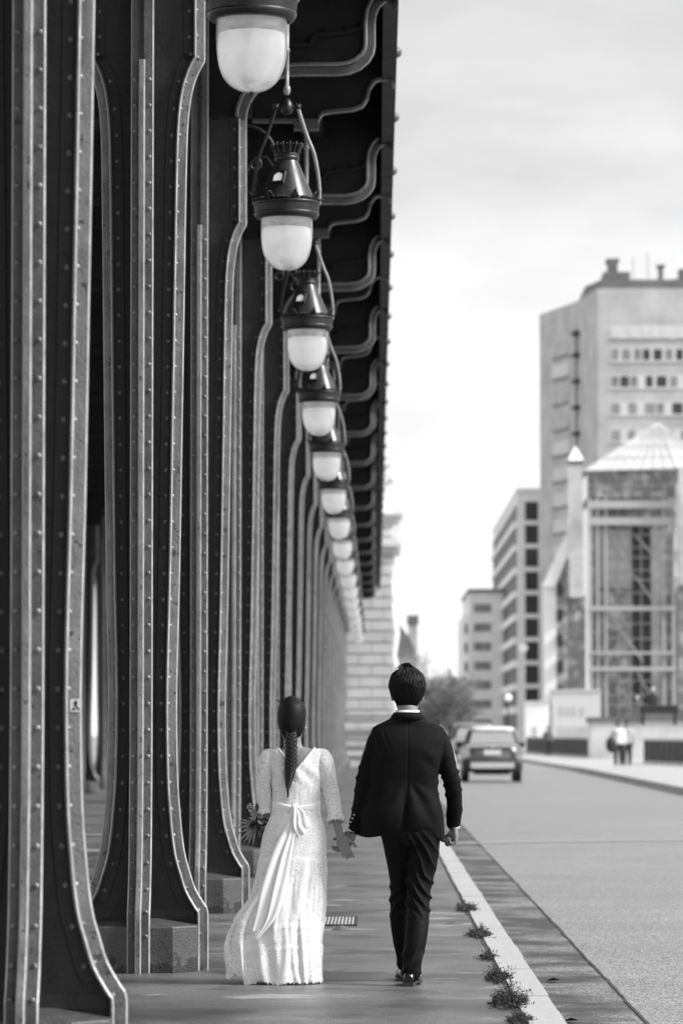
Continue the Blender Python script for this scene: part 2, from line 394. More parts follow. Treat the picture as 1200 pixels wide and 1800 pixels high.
def sweep(b, path, n0, n1, w0, w1, k, ch=0.0):
    """box section swept along an (r, z) path; k: 0 +x, 1 +y, 2 -x, 3 -y"""
    n = len(path); rs = []
    for i in range(n):
        tr = path[min(i + 1, n - 1)][0] - path[max(i - 1, 0)][0]; tz = path[min(i + 1, n - 1)][1] - path[max(i - 1, 0)][1]
        L = math.hypot(tr, tz); nr, nz = tz / L, -tr / L
        ring = []
        for (nn, ww) in (((n0, w0), (n1, w0), (n1, w1), (n0, w1)) if not ch else ((n0, w0), (n1 - ch, w0), (n1, w0 + ch), (n1, w1 - ch), (n1 - ch, w1), (n0, w1))):
            r = path[i][0] + nr * nn; z = path[i][1] + nz * nn
            ring.append(((r, ww, z), (-ww, r, z), (-r, -ww, z), (ww, -r, z))[k])
        rs.append(ring)
    if not ch: b.rings(rs, smooth=False); return
    m0 = b.cur; L = len(rs)
    for i in range(L - 1):
        for j in range(6):
            b.cur = 1 if j in (1, 3) else m0  # chamfer faces take the lighter, painted-highlight slot
            b.add([rs[i][j], rs[i][(j + 1) % 6], rs[i + 1][(j + 1) % 6], rs[i + 1][j]], [(0, 1, 2, 3)])
    b.cur = m0; b.add(rs[0], [tuple(range(6))]); b.add(rs[-1], [tuple(range(6))])
def place(k, r, w, z): return ((r, w, z), (-w, r, z), (-r, -w, z), (w, -r, z))[k]
def path_points(path, step, start=0.0):
    out = []; acc = -start
    for (a, b_) in zip(path, path[1:]):
        L = math.hypot(b_[0] - a[0], b_[1] - a[1]); nr, nz = (b_[1] - a[1]) / L, -(b_[0] - a[0]) / L; t = 0
        while acc + (L - t) >= step:
            t += step - acc; acc = 0
            out.append((a[0] + (b_[0] - a[0]) * t / L, a[1] + (b_[1] - a[1]) * t / L, nr, nz))
        acc += L - t
    return out
def dense(tab):
    return [(.396, 0), (.396, .315), (.394, .345), (.387, .372)] + cr_spline([(r, z) for (z, r) in tab[3:21]], 3) + [(tab[21][1], tab[21][0]), (tab[22][1], tab[22][0])]
PSIDE = dense(PROF)
PFRONT = [q for q in PSIDE if q[1] < 4.9] + [(.262, 5.41)]
def make_column(near):
    root = empty('iron_column')
    wp = MB()                                             # crossed web plates
    for k in range(4):
        path = PSIDE if k in (0, 2) else PFRONT + [(.262, 7.2)]
        vs = []; fs = []
        for i, (r, z) in enumerate(path):
            for w_ in (-.010, .010): vs += [place(k, 0.0, w_, z), place(k, r - .03, w_, z)]
            if i:
                o = 4 * i - 4; fs += [(o, o + 1, o + 5, o + 4), (o + 2, o + 6, o + 7, o + 3)]
        wp.add(vs, fs)
    wp.box(-.05, .05, -.05, .05, .2, 6.6)
    # corner angle along the bottom of each web
    for sx in (-1, 1): wp.obox((sx * .18, 0, .33), (.135, 0, 0), (0, .022, 0), (0, 0, .03))
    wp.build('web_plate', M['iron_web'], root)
    for k in range(4):
        b = MB(); side = k in (0, 2)
        path = PSIDE if side else PFRONT
        sweep(b, path, -.052, 0.0, -.018, .018, k, .0065)         # projecting rib
        b.cur = 2
        full = PSIDE if side else PFRONT + [(.262, 7.2)]
        sweep(b, full, -.066, -.050, -.0685, .0685, k, .008)      # angle flanges
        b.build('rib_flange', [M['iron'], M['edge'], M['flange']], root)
        if near or side or k == 3:
            b2 = MB()
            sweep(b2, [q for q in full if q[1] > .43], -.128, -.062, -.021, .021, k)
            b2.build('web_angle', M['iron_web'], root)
    rv = MB(); seg = 8 if near else 5
    for k in (range(4) if near else (0, 3)):
        side = k in (0, 2); path = PSIDE if side else PFRONT
        for (r, z, nr, nz) in path_points(path, .155, .06):
            for w_ in ((-.044, .044) if near or k == 3 else (-.044,)):
                c = place(k, r - .050 * nr, w_, z - .050 * nz); nn = place(k, nr, 0, nz)
                rv.dome(c, nn, .0125, .0105, seg)
            if near and z > .4 and side:
                rv.dome(place(k, r - .095 * nr, -.021 if k == 0 else .021, z - .095 * nz), (0, -1, 0), .013, .009, seg)
    rv.build('rivet_rows', M['iron'], root)
    pl = MB()                                            # octagonal plinth with a slightly sloping top
    a, c_ = .200, .335
    octo = [(-a, -c_), (a, -c_), (c_, -a), (c_, a), (a, c_), (-a, c_), (-c_, a), (-c_, -a)]
    top = [(x * .3, y * .3) for x, y in octo]
    rings = [[(x * 1.01, y * 1.01, -.01) for x, y in octo], [(x * 1.0, y * 1.0, .262) for x, y in octo], [(x * .985, y * .985, .270) for x, y in octo], [(x, y, .305) for x, y in top]]
    pl.rings(rings, smooth=False)
    pl.build('plinth', M['plinth'], root)
    # cantilever arm that carries the deck edge
    ab = MB(); path = ARM
    sweep(ab, path, -.075, 0, -.026, .026, 0, .008); sweep(ab, path, -.092, -.066, -.105, .105, 0, .008)
    inner = [(.364, 6.286), (.395, 6.42), (.495, 6.545), (.687, 6.632), (1.0, 6.637), (2.69, 6.637)]
    ab.cur = 2
    sweep(ab, inner, -.052, 0, -.018, .018, 2); sweep(ab, inner, -.068, -.050, -.075, .075, 2)
    arm = ab.build('bracket_arm', [M['iron_arm'], M['iron'], M['iron_up']], root)
    aw = MB(); vs = []; fs = []
    for i, (r, z) in enumerate(ARM):
        for y in (-.012, .012): vs += [(r - .02, y, z + .03), (r - .02, y, 7.95)]
        if i: o = 4 * i - 4; fs += [(o, o + 4, o + 5, o + 1), (o + 2, o + 3, o + 7, o + 6)]
    aw.add(vs, fs)
    aw.box(-.4, .40, -.012, .012, 6.3, 7.95); aw.box(-2.69, -.4, -.012, .012, 6.66, 7.95)
    for (x, z), (x2, z2) in zip(SBAR, SBAR[1:]):
        pass
    pth = [(x - XC, z) for x, z in SBAR]
    sweep(aw, pth, -.03, 0, -.075, .075, 0)
    for (r, z, nr, nz) in path_points(pth[:9], .17, .05): aw.dome((r - .06 * nr, -.012, z - .06 * nz), (0, -1, 0), .018, .014, 6)
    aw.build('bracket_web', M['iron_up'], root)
    # small wrought scroll on the road side, below the arm
    sc = MB()
    arc = [(.36 + .01, 0, 6.24), (.44, 0, 6.225), (.52, 0, 6.17), (.575, 0, 6.09), (.60, 0, 5.99), (.615, 0, 5.90)]
    sc.tube(cr_spline(arc, 4), .011, 6)
    for (cx, cz, r0, a0, tn) in ((.43, 5.93, .055, 90, -1), (.60, 5.82, .06, 60, 1)):
        sc.tube([(cx + r0 * (1 - t * .55) * math.cos(R(a0 + tn * 400 * t)), 0, cz + r0 * (1 - t * .55) * math.sin(R(a0 + tn * 400 * t))) for t in [i / 16 for i in range(17)]], .010, 6)
    sc.tube([(.36, 0, 5.86), (.43, 0, 5.985), (.52, 0, 5.99), (.60, 0, 5.88)], .009, 6)
    sc.build('scroll', M['lamp'], root)
    return root
colA = make_column(True); note_kids(colA)
colL = make_column(False); note_kids(colL)
first_near = first_low = True
COLG = 'riveted iron columns along the walkway'
desc = {0: 'nearest riveted iron column, cropped by the left edge, with a small white sticker',
        1: 'riveted iron column with octagonal plinth and peeling paint, left of the bride, behind the sticker column',
        2: 'riveted iron column with broken plinth corner right behind the trailing dress hem',
        3: 'riveted iron column whose plinth shows just above and left of the bouquet'}
for k in range(NCOL):
    near = k < 6
    if near:
        c = colA if first_near else copy_tree(colA); first_near = False
    else:
        c = colL if first_low else copy_tree(colL); first_low = False
    c.location = (XC, Y0 + BAY * k, 0)
    tag(c, desc.get(k, '%s riveted iron column of the walkway row, counted from the one with the sticker' % ORD[k]), 'column', COLG)
far = 0
for k in (3, 4, 5, 6, 7, 8, 9, 10, 11, 12, 13, 14, 15, 16):
    c = copy_tree(colL); c.location = (XB, Y0 + BAY * k, 0); c.rotation_euler = (0, 0, math.pi)
    tag(c, '%s iron column of the blurred far row behind the walkway columns' % ORD[far], 'column', 'iron columns of the far row'); far += 1

# sticker on the nearest column
sb = MB(); sx, sy, sz = XC + .185, Y0 - .0195, 1.513
sb.box(sx - .024, sx + .024, sy - .002, sy, sz - .026, sz + .026)
st = sb.build('sticker', mat('sticker_white', .75, .4)); tag(st, 'small white sticker with a black figure on the nearest column', 'sticker')
gb = MB()
gb.prism([(sx - .004, sz + .019), (sx + .004, sz + .020), (sx + .006, sz + .008), (sx + .004, sz - .002), (sx + .012, sz - .010), (sx + .018, sz - .018), (sx + .010, sz - .017), (sx - .003, sz - .004), (sx - .007, sz + .004), (sx - .008, sz + .012)], sy - .0035, sy - .0022)
gb.prism([(sx - .018, sz - .018), (sx - .002, sz - .018), (sx - .004, sz - .011), (sx - .009, sz - .007)], sy - .0035, sy - .0022)
gb.build('pictogram', mat('sticker_black', .02, .5), st)

# deck: slab, fascia, stringers, mid-bay brackets
deck = empty('viaduct_deck', (0, 0, 0)); tag(deck, 'dark iron railway deck carried overhead by the riveted columns', 'viaduct')
YE = 156.0
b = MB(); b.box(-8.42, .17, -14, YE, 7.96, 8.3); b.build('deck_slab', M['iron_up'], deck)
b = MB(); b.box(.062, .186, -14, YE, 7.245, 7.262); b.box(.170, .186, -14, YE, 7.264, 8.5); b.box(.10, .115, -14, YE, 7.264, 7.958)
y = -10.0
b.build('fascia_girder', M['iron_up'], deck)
b = MB(); k = 0; y = Y0 - 2 * BAY + .93
while y < YE - 1:
    rb_ = MB(); rb_.dome((0, 0, 0), (1, 0, 0), .058, .058, 10); rb_.build('rosette', M['iron_arm'], deck, (.186, y, 7.66)); y += BAY / 2
b = MB()
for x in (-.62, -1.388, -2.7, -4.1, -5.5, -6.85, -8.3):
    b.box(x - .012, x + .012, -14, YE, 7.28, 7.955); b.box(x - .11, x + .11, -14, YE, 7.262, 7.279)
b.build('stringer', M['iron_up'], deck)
for k in range(0, NCOL - 1):
    ym = Y0 + BAY * (k + .5)
    mb = MB(); pth = [(x, z) for x, z in SBAR]
    sweep(mb, pth, -.026, 0, -.055, .055, 0)
    mb.box(-.727, -.505, -.07, .07, 6.793, 6.856)
    o = mb.build('mid_bracket', M['iron_arm'], deck, (0, ym, 0))
    wv = MB(); vs = []; fs = []
    for i, (x, z) in enumerate([q for q in SBAR if q[0] < .12]):
        for yy in (-.01, .01): vs += [(x, yy, z + .02), (x, yy, 7.94)]
        if i: q = 4 * i - 4; fs += [(q, q + 4, q + 5, q + 1), (q + 2, q + 3, q + 7, q + 6)]
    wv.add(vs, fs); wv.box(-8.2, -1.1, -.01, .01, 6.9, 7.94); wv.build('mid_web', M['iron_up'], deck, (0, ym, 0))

# ================================================================== LAMPS
def glass_mat():
    m = bpy.data.materials.new('lantern_glass'); m.use_nodes = True; t = m.node_tree; t.nodes.clear()
    o = t.nodes.new('ShaderNodeOutputMaterial'); gl = t.nodes.new('ShaderNodeBsdfGlossy'); gl.inputs['Roughness'].default_value = .04; gl.inputs[0].default_value = (1, 1, 1, 1)
    tp = t.nodes.new('ShaderNodeBsdfTransparent'); tr = t.nodes.new('ShaderNodeBsdfTranslucent'); tr.inputs[0].default_value = (.9, .9, .9, 1)
    df = t.nodes.new('ShaderNodeBsdfDiffuse'); df.inputs[0].default_value = (.55, .55, .55, 1)
    tcn = t.nodes.new('ShaderNodeTexCoord'); sx = t.nodes.new('ShaderNodeSeparateXYZ'); t.links.new(tcn.outputs['Object'], sx.inputs[0])
    s = nramp(t, tcn.outputs['Object'], 11, .42, .75, stretch=(1, 1, .7))
    g = t.nodes.new('ShaderNodeMapRange'); g.inputs[1].default_value = -2.09; g.inputs[2].default_value = -2.165; t.links.new(sx.outputs[2], g.inputs[0])
    dirt = math_node(t, 'MULTIPLY', math_node(t, 'ADD', math_node(t, 'MULTIPLY', s, .35), math_node(t, 'MULTIPLY', g.outputs[0], math_node(t, 'ADD', s, .25))), .8, True)
    a1 = t.nodes.new('ShaderNodeMixShader'); a1.inputs[0].default_value = .42; t.links.new(tp.outputs[0], a1.inputs[1]); t.links.new(tr.outputs[0], a1.inputs[2])
    a2 = t.nodes.new('ShaderNodeMixShader'); t.links.new(dirt, a2.inputs[0]); t.links.new(a1.outputs[0], a2.inputs[1]); t.links.new(df.outputs[0], a2.inputs[2])
    fr = t.nodes.new('ShaderNodeFresnel'); fr.inputs[0].default_value = 1.5
    a3 = t.nodes.new('ShaderNodeMixShader'); t.links.new(fr.outputs[0], a3.inputs[0]); t.links.new(a2.outputs[0], a3.inputs[1]); t.links.new(gl.outputs[0], a3.inputs[2])
    t.links.new(a3.outputs[0], o.inputs[0]); return m
M['glass'] = glass_mat()
def frost_mat():
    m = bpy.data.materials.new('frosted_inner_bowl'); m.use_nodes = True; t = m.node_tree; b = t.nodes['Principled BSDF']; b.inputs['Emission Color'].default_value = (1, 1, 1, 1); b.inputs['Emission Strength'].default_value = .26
    b.inputs['Base Color'].default_value = (.93, .93, .93, 1); b.inputs['Roughness'].default_value = .6
    tq = t.nodes.new('ShaderNodeTexCoord'); mixin(t, b, math_node(t, 'MULTIPLY', nramp(t, tq.outputs['Object'], 7, .42, .72), .55), .35)
    tr = t.nodes.new('ShaderNodeBsdfTranslucent'); tr.inputs[0].default_value = (.97, .97, .97, 1)
    ms = t.nodes.new('ShaderNodeMixShader'); ms.inputs[0].default_value = .5; o = t.nodes['Material Output']
    t.links.new(b.outputs[0], ms.inputs[1]); t.links.new(tr.outputs[0], ms.inputs[2]); t.links.new(ms.outputs[0], o.inputs[0]); return m
M['frost'] = frost_mat()
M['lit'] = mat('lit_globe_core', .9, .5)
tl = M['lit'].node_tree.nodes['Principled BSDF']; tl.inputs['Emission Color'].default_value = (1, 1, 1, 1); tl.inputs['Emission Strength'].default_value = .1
def make_lamp():
    root = empty('hanging_lamp')
    # local z: plate bottom at 0 -> world 6.79
    b = MB(); b.lathe([(.018, 0), (.018, -.14), (.024, -.145), (.024, -.165), (.016, -.17), (.014, -.60), (.019, -.605), (.019, -.625), (.014, -.63), (.014, -.865), (.022, -.87), (.025, -.90), (.02, -.92), (.013, -.93)], 12)
    b.build('pole', M['chrome'], root)
    b = MB(); b.lathe([(.012, -.955), (.022, -.965), (.036, -.985), (.044, -1.015), (.042, -1.04), (.03, -1.06), (.012, -1.068)], 16)
    b.lathe([(.012, -.01), (.034, -.008), (.034, .002)], 12)
    for s_ in (-1, 1):
        b.ball((s_ * .076, 0, -1.014), .024, 10, 6, 1, 1, .8)
        b.tube([(s_ * .03, 0, -1.017), (s_ * .08, 0, -1.017)], .013, 8)
        for q in range(4): b.ball((s_ * .076 + .017 * math.cos(q * 1.57 + .8), 0, -1.014 + .02 * math.sin(q * 1.57 + .8)), .010, 6, 4)
    b.build('pole_knob', M['lamp'], root)
    ap = [(.080, -1.03), (.108, -1.12), (.144, -1.23), (.187, -1.335), (.212, -1.45), (.226, -1.56), (.229, -1.64), (.226, -1.70)]
    for s_ in (-1, 1):
        b = MB(); b.tube([(s_ * x, 0, z) for x, z in cr_spline(ap, 3)], .0095, 8, flat=1.4); b.build('hanger_arm', M['chrome'] if s_ > 0 else M['lamp'], root)
    # chimney with crown
    b = MB(); b.lathe([(.070, -1.342), (.086, -1.346), (.088, -1.356), (.081, -1.361), (.086, -1.367), (.087, -1.388), (.079, -1.396)], 28)
    b.lathe([(.074, -1.344), (.078, -1.32), (.086, -1.30), (.095, -1.29)], 28, cap=False)
    for q in range(14):
        a = 2 * math.pi * q / 14; ca, sa = math.cos(a), math.sin(a)
        b.tube([(.083 * ca, .083 * sa, -1.34), (.094 * ca, .094 * sa, -1.305), (.112 * ca, .112 * sa, -1.282), (.106 * ca, .106 * sa, -1.272)], [.011, .009, .009, .006], 5)
        a += math.pi / 14; ca, sa = math.cos(a), math.sin(a)
        b.ball((.100 * ca, .100 * sa, -1.287), .009, 5, 4)
    cr_ = b.build('crown', M['lamp'], root)
    b = MB(); cone = [(.078, -1.393), (.084, -1.41), (.103, -1.455), (.132, -1.52), (.160, -1.585), (.184, -1.64), (.200, -1.68), (.206, -1.715)]
    b.lathe(cr_spline(cone, 3), 40, cap=False); b.lathe([(.02, -1.402), (.078, -1.402)], 20)
    sh = b.build('shade', mat('lamp_shade_paint', .03, .34, .5, var=.25, vscale=12, bump=.05, bscale=90), root)
    for a in (-112, 68):                        # small arched windows in the shade
        ar = R(a); z = -1.528; rr = .135; n = Vector((math.cos(ar), math.sin(ar), 0)); t_ = Vector((-math.sin(ar), math.cos(ar), 0))
        up = Vector((-math.cos(ar) * .43, -math.sin(ar) * .43, 1)).normalized(); c = n * (rr + .006) + Vector((0, 0, z)); nn = t_.cross(up).normalized()
        fb = MB(); fb.obox(c + t_ * -.040, t_ * .006, up * .049, nn * .016); fb.obox(c + t_ * .040, t_ * .006, up * .049, nn * .016)
        fb.obox(c + up * .044, t_ * .034, up * .005, nn * .0159); fb.obox(c - up * .042, t_ * .034, up * .007, nn * .0159)
        for s_ in (-1, 1): fb.obox(c + up * .032 + t_ * (s_ * .026), t_ * .008, up * .008, nn * .013)
        fr = fb.build('window_frame', M['lamp'], root)
        gb = MB(); arc = [(-.034, -.036), (.034, -.036)] + [(.034 * math.cos(R(x)), -.002 + .036 * math.sin(R(x))) for x in range(0, 181, 20)]
        gb.add([c + nn * .010 + t_ * x + up * y for x, y in arc], [tuple(range(len(arc)))]); gb.build('window_pane', M['lit'], fr)
    b = MB()                                              # collar: moulded ring with fluted band
    b.lathe([(.203, -1.675), (.228, -1.68), (.236, -1.69), (.236, -1.702), (.228, -1.708)], 48, cap=False)
    b.lathe([(.226, -1.706), (.226, -1.712), (.222, -1.758), (.222, -1.764)], 96, cap=False, wob=lambda k, z: (.003 if k % 2 else -.002) if -1.76 < z < -1.708 else 0)
    b.lathe([(.224, -1.760), (.228, -1.768), (.224, -1.782), (.212, -1.80), (.190, -1.806), (.184, -1.802), (.184, -1.78)], 48, cap=False)
    b.build('collar', M['lamp'], root)
    b = MB()                                              # palmette cresting
    for q in range(8):
        a = 2 * math.pi * q / 8 + .26; 
        def pt(r, da, z): return (r * math.cos(a + da), r * math.sin(a + da), z)
        b.add([pt(.226, -.13, -1.682), pt(.250, -.06, -1.655), pt(.272, 0, -1.612), pt(.250, .06, -1.655), pt(.226, .13, -1.682), pt(.232, 0, -1.672)], [(0, 1, 5), (1, 2, 5), (2, 3, 5), (3, 4, 5), (0, 5, 4)])
        b.tube([pt(.228, 0, -1.68), pt(.250, 0, -1.65), pt(.268, 0, -1.618)], [.010, .008, .003], 5)
        for (da, z, r_) in ((-.11, -1.668, .011), (-.06, -1.648, .010), (0, -1.636, .012), (.06, -1.648, .010), (.11, -1.668, .011), (.2, -1.674, .010), (.27, -1.672, .012), (.34, -1.672, .012), (.42, -1.672, .012), (.50, -1.674, .010), (.57, -1.676, .009)):
            b.ball(pt(.232, da, z), r_, 6, 4)
    b.build('palmette_cresting', M['lamp'], root)
    b = MB(); gp = [(.178, -1.79), (.180, -1.84), (.180, -1.90), (.177, -1.96), (.168, -2.02), (.150, -2.075), (.122, -2.118), (.085, -2.147), (.045, -2.162), (.012, -2.166), (.002, -2.1662)]
    b.lathe(cr_spline(gp, 3), 48, cap=False)
    gl = b.build('glass_globe', M['glass'], root)
    b = MB(); b.lathe([(.004, -2.150), (.012, -2.1665), (.014, -2.174), (.006, -2.181), (.001, -2.183)], 10); b.build('finial', M['lamp'], gl)
    b = MB(); b.lathe([(.160, -1.868), (.164, -1.872), (.168, -1.90), (.167, -1.96), (.158, -2.015), (.141, -2.068), (.114, -2.110), (.078, -2.138), (.040, -2.152), (.004, -2.156)], 36, cap=False)
    b.build('frosted_bowl', M['frost'], root)
    b = MB(); b.lathe([(.002, -1.82), (.06, -1.822), (.14, -1.812), (.183, -1.79)], 32, cap=False); b.lathe([(.002, -1.845), (.035, -1.84), (.045, -1.822)], 16, cap=False)
    b.build('reflector', mat('enamel_reflector', .32, .3), root)
    return root
lamp = make_lamp(); note_kids(lamp)
ldesc = {0: 'biggest hanging lantern, cut off by the top edge, glass dome with grey stains',
         1: 'hanging lantern fully in view with arched window in its cone, second from the top'}
for k in range(0, 17):
    l = lamp if k == 0 else copy_tree(lamp)
    l.location = (-.616, Y0 + BAY * (k + .5), 6.792); l.rotation_euler = (R(.25 * math.sin(k * 2.3)), R(.25 * math.sin(k * 1.7 + 1)), R(5 * math.sin(k * 3.1)))
    tag(l, ldesc.get(k, '%s hanging lantern of the receding row, counting from the one at the top edge' % ORD[k]), 'lantern', 'crowned lanterns hanging along the viaduct')
# ================================================================== PEOPLE
def blob(name, mb, m, voxel=.006, parent=None, smooth=6, disp=None, fac=.5):
    """fuse the closed pieces of mb into one continuous skin"""
    me = mb.mesh(name, m); import bmesh
    bm = bmesh.new(); bm.from_mesh(me); bmesh.ops.recalc_face_normals(bm, faces=bm.faces); bm.to_mesh(me); bm.free()
    o = bpy.data.objects.new(name, me); COL.objects.link(o)
    r = o.modifiers.new('r', 'REMESH'); r.mode = 'VOXEL'; r.voxel_size = voxel; r.use_smooth_shade = True
    s = o.modifiers.new('s', 'SMOOTH'); s.iterations = smooth; s.factor = fac
    dg = bpy.context.evaluated_depsgraph_get(); me2 = bpy.data.meshes.new_from_object(o.evaluated_get(dg))
    o.modifiers.clear(); o.data = me2; me2.name = name; bpy.data.meshes.remove(me)
    if disp:
        nv = [(v.co.copy(), v.normal.copy()) for v in me2.vertices]
        for v, (co, n) in zip(me2.vertices, nv): v.co = co + disp(co, n)
        me2.update()
    for p in me2.polygons: p.use_smooth = True
    if parent: o.parent = parent; o.matrix_parent_inverse = parent.matrix_world.inverted() if False else Matrix.Translation(-parent.location)
    return o
def loft(b, secs, seg=28, pw=2.0, n=4):
    """vertical stack of super-ellipse sections (cx, cy, z, rx, ry)"""
    P = cr_spline(secs, n); rs = []
    for (cx, cy, z, rx, ry) in P:
        ring = []
        for k in range(seg):
            a = 2 * math.pi * k / seg; c, s = math.cos(a), math.sin(a)
            ring.append((cx + rx * abs(c) ** (2 / pw) * (1 if c >= 0 else -1), cy + ry * abs(s) ** (2 / pw) * (1 if s >= 0 else -1), z))
        rs.append(ring)
    b.rings(rs)
def limb(b, pts, seg=16, n=4, flat=1.0):
    """tapering tube through (x, y, z, radius)"""
    P = cr_spline(pts, n); b.tube([p[:3] for p in P], [p[3] for p in P], seg, flat=flat)
    b.ball(P[0][:3], P[0][3] * .98, 12, 8); b.ball(P[-1][:3], P[-1][3] * .98, 12, 8)
def N3(x, y, z, s=1.0): return noise.noise(Vector((x * s, y * s, z * s)))
M['skin'] = mat('skin', .21, .5, .4, var=.12, vscale=30, bump=.05, bscale=200)
M['suit'] = mat('dark_suit_wool', .005, .8, .14, var=.25, vscale=60, bump=.1, bscale=700)
M['suit'].node_tree.nodes['Principled BSDF'].inputs['Sheen Weight'].default_value = .0
M['trousers'] = mat('dark_trouser_wool', .0025, .7, .14, var=.25, vscale=50, bump=.1, bscale=600)
M['hair'] = mat('black_hair', .0025, .6, .25, var=.4, vscale=60, vstretch=(1, 1, .12))
M['shirt'] = mat('white_shirt', .8, .7)
M['shoe'] = mat('polished_black_leather', .008, .12, .6, bump=.08, bscale=60, coat=.4)
M['sole'] = mat('shoe_sole', .03, .5)
M['button'] = mat('shiny_button', .5, .2, .8)

YM = 21.6
def hand(b, wrist, palm_dir, across, curl_n, L=.185, w=.080, curls=(.5, .5, .5, .5), thumb=(.6, .5), side=1, spread=.03):
    """wrist point; palm_dir along the hand; across points to the thumb side; curl_n is where the fingers bend to"""
    d = Vector(palm_dir).normalized(); a = Vector(across); a = (a - d * a.dot(d)).normalized(); c = Vector(curl_n); c = (c - d * c.dot(d) - a * c.dot(a)).normalized()
    wr = Vector(wrist); pl = L * .50; S = L / .185
    for i in range(4):
        off = (.5 - (i + .5) / 4) * w; p0 = wr + d * .004 + a * off * .55; p1 = wr + d * (pl * (1.0, 1.0, .96, .88)[i]) + a * off
        b.tube([tuple(p0), tuple((p0 + p1) / 2 + a * off * .15), tuple(p1)], [.0165 * S, .0155 * S, .0115 * S], 10, up=tuple(c)); b.ball(p1, .0115 * S, 8, 6)
        fl = (.074, .082, .076, .060)[i] * S; r = (.0088, .0092, .0088, .0076)[i] * S
        p = p1; dirv = (d + a * spread * (1.5 - i)).normalized(); pts = [tuple(p)]; rad = [r * 1.12]
        ang = 0
        for j, fr in enumerate((.45, .30, .25)):
            ang += curls[i] * (1.0, 1.15, .8)[j]
            v = dirv * math.cos(ang) + c * math.sin(ang); p = p + v * fl * fr; pts.append(tuple(p)); rad.append(r * (1.0, .93, .75)[j])
        b.tube(pts, rad, 8, up=tuple(a)); [b.ball(q, rr * .99, 8, 6) for q, rr in zip(pts, rad)]
    p = wr + d * .022 * S + a * w * .36; pts = [tuple(p)]; rad = [.0155 * S]
    for j, (ln, sp, cu) in enumerate(((.036, .75, .25), (.030, .45, thumb[0]), (.024, .25, thumb[0] + thumb[1]))):
        v = (d * math.cos(sp) + a * math.sin(sp)); v = (v * math.cos(cu) + c * math.sin(cu)).normalized(); p = p + v * ln * S; pts.append(tuple(p)); rad.append((.0125, .0108, .0088)[j] * S)
    b.tube(pts, rad, 8, up=tuple(c)); [b.ball(q, rr * .99, 8, 6) for q, rr in zip(pts, rad)]
    b.ball(wr, .0265 * S, 12, 8, 1, .8, 1)

def face(b, c, s=1.0, fem=False):
    """features on the far side of the head (the person walks away from the camera, +y)"""
    x, y, z = c
    b.tube([(x, y + .088 * s, z + .012 * s), (x, y + .108 * s, z - .020 * s), (x, y + .100 * s, z - .032 * s)], [.008 * s, .013 * s, .009 * s], 8)
    for q in (-1, 1):
        b.ball((x + q * .032 * s, y + .083 * s, z + .012 * s), .013 * s, 10, 6); b.ball((x + q * .010 * s, y + .100 * s, z - .032 * s), .008 * s, 8, 5)
        b.tube([(x + q * .012 * s, y + .092 * s, z + .032 * s), (x + q * .045 * s, y + .080 * s, z + .034 * s)], .006 * s, 6)
        # ears
        b.ball((x + q * .078 * s, y - .004, z - .010 * s), .028 * s, 12, 8, .38, .62, 1.15)
        b.ball((x + q * .084 * s, y - .014, z + .002 * s), .019 * s, 12, 8, .4, .7, 1.1)
    b.tube([(x - .024 * s, y + .090 * s, z - .058 * s), (x, y + .098 * s, z - .055 * s), (x + .024 * s, y + .090 * s, z - .058 * s)], [.005 * s, .008 * s, .005 * s], 8)
    b.tube([(x - .020 * s, y + .089 * s, z - .066 * s), (x, y + .096 * s, z - .067 * s), (x + .020 * s, y + .089 * s, z - .066 * s)], [.004 * s, .008 * s, .004 * s], 8)
    b.ball((x, y + .078 * s, z - .098 * s), .022 * s, 10, 8)

# ------------------------------------------------------------------ the groom
man = empty('person', (.176, YM, 0)); tag(man, 'person in dark suit walking away, holding the hand of the person in white', 'person')
def off(o): return o
hx, hy, hz = .178, YM + .02, 1.655
b = MB()
loft(b, [(hx, hy + .02, 1.50, .030, .040), (hx, hy + .02, 1.535, .055, .075), (hx, hy + .015, 1.58, .068, .092), (hx, hy, 1.64, .076, .098), (hx, hy - .004, 1.70, .078, .100), (hx, hy - .004, 1.745, .062, .082), (hx, hy - .002, 1.772, .025, .035)], 24)
loft(b, [(.178, YM - .01, 1.36, .075, .07), (.178, YM - .012, 1.44, .062, .060), (.178, YM - .01, 1.50, .058, .060), (.178, YM - .004, 1.56, .055, .062)], 20)
face(b, (hx, hy, 1.625), 1.06)
# torso and legs under the clothes
loft(b, [(.178, YM, 1.43, .10, .07), (.178, YM, 1.36, .16, .09), (.178, YM, 1.2, .15, .10), (.178, YM, 1.05, .13, .09), (.19, YM, .92, .14, .10), (.19, YM, .84, .13, .09)], 20)
legR = [(.255, YM - .01, .86, .080), (.256, YM - .005, .66, .068), (.241, YM - .02, .50, .052), (.226, YM - .10, .28, .045), (.205, YM - .16, .12, .035), (.198, YM - .17, .08, .034)]
legL = [(.135, YM + .01, .86, .080), (.147, YM + .07, .66, .066), (.148, YM + .14, .48, .052), (.150, YM + .22, .28, .045), (.165, YM + .28, .14, .035), (.166, YM + .29, .10, .034)]
limb(b, legR); limb(b, legL)
armL = [(.010, YM, 1.385, .048), (-.035, YM, 1.27, .044), (-.070, YM, 1.14, .038), (-.095, YM + .02, 1.00, .033), (-.120, YM + .05, .88, .026), (-.128, YM + .057, .855, .0255)]
armR = [(.345, YM, 1.385, .048), (.410, YM + .005, 1.26, .044), (.435, YM + .01, 1.13, .038), (.447, YM + .06, 1.00, .033), (.440, YM + .10, .90, .026), (.438, YM + .105, .875, .0255)]
limb(b, armL); limb(b, armR)
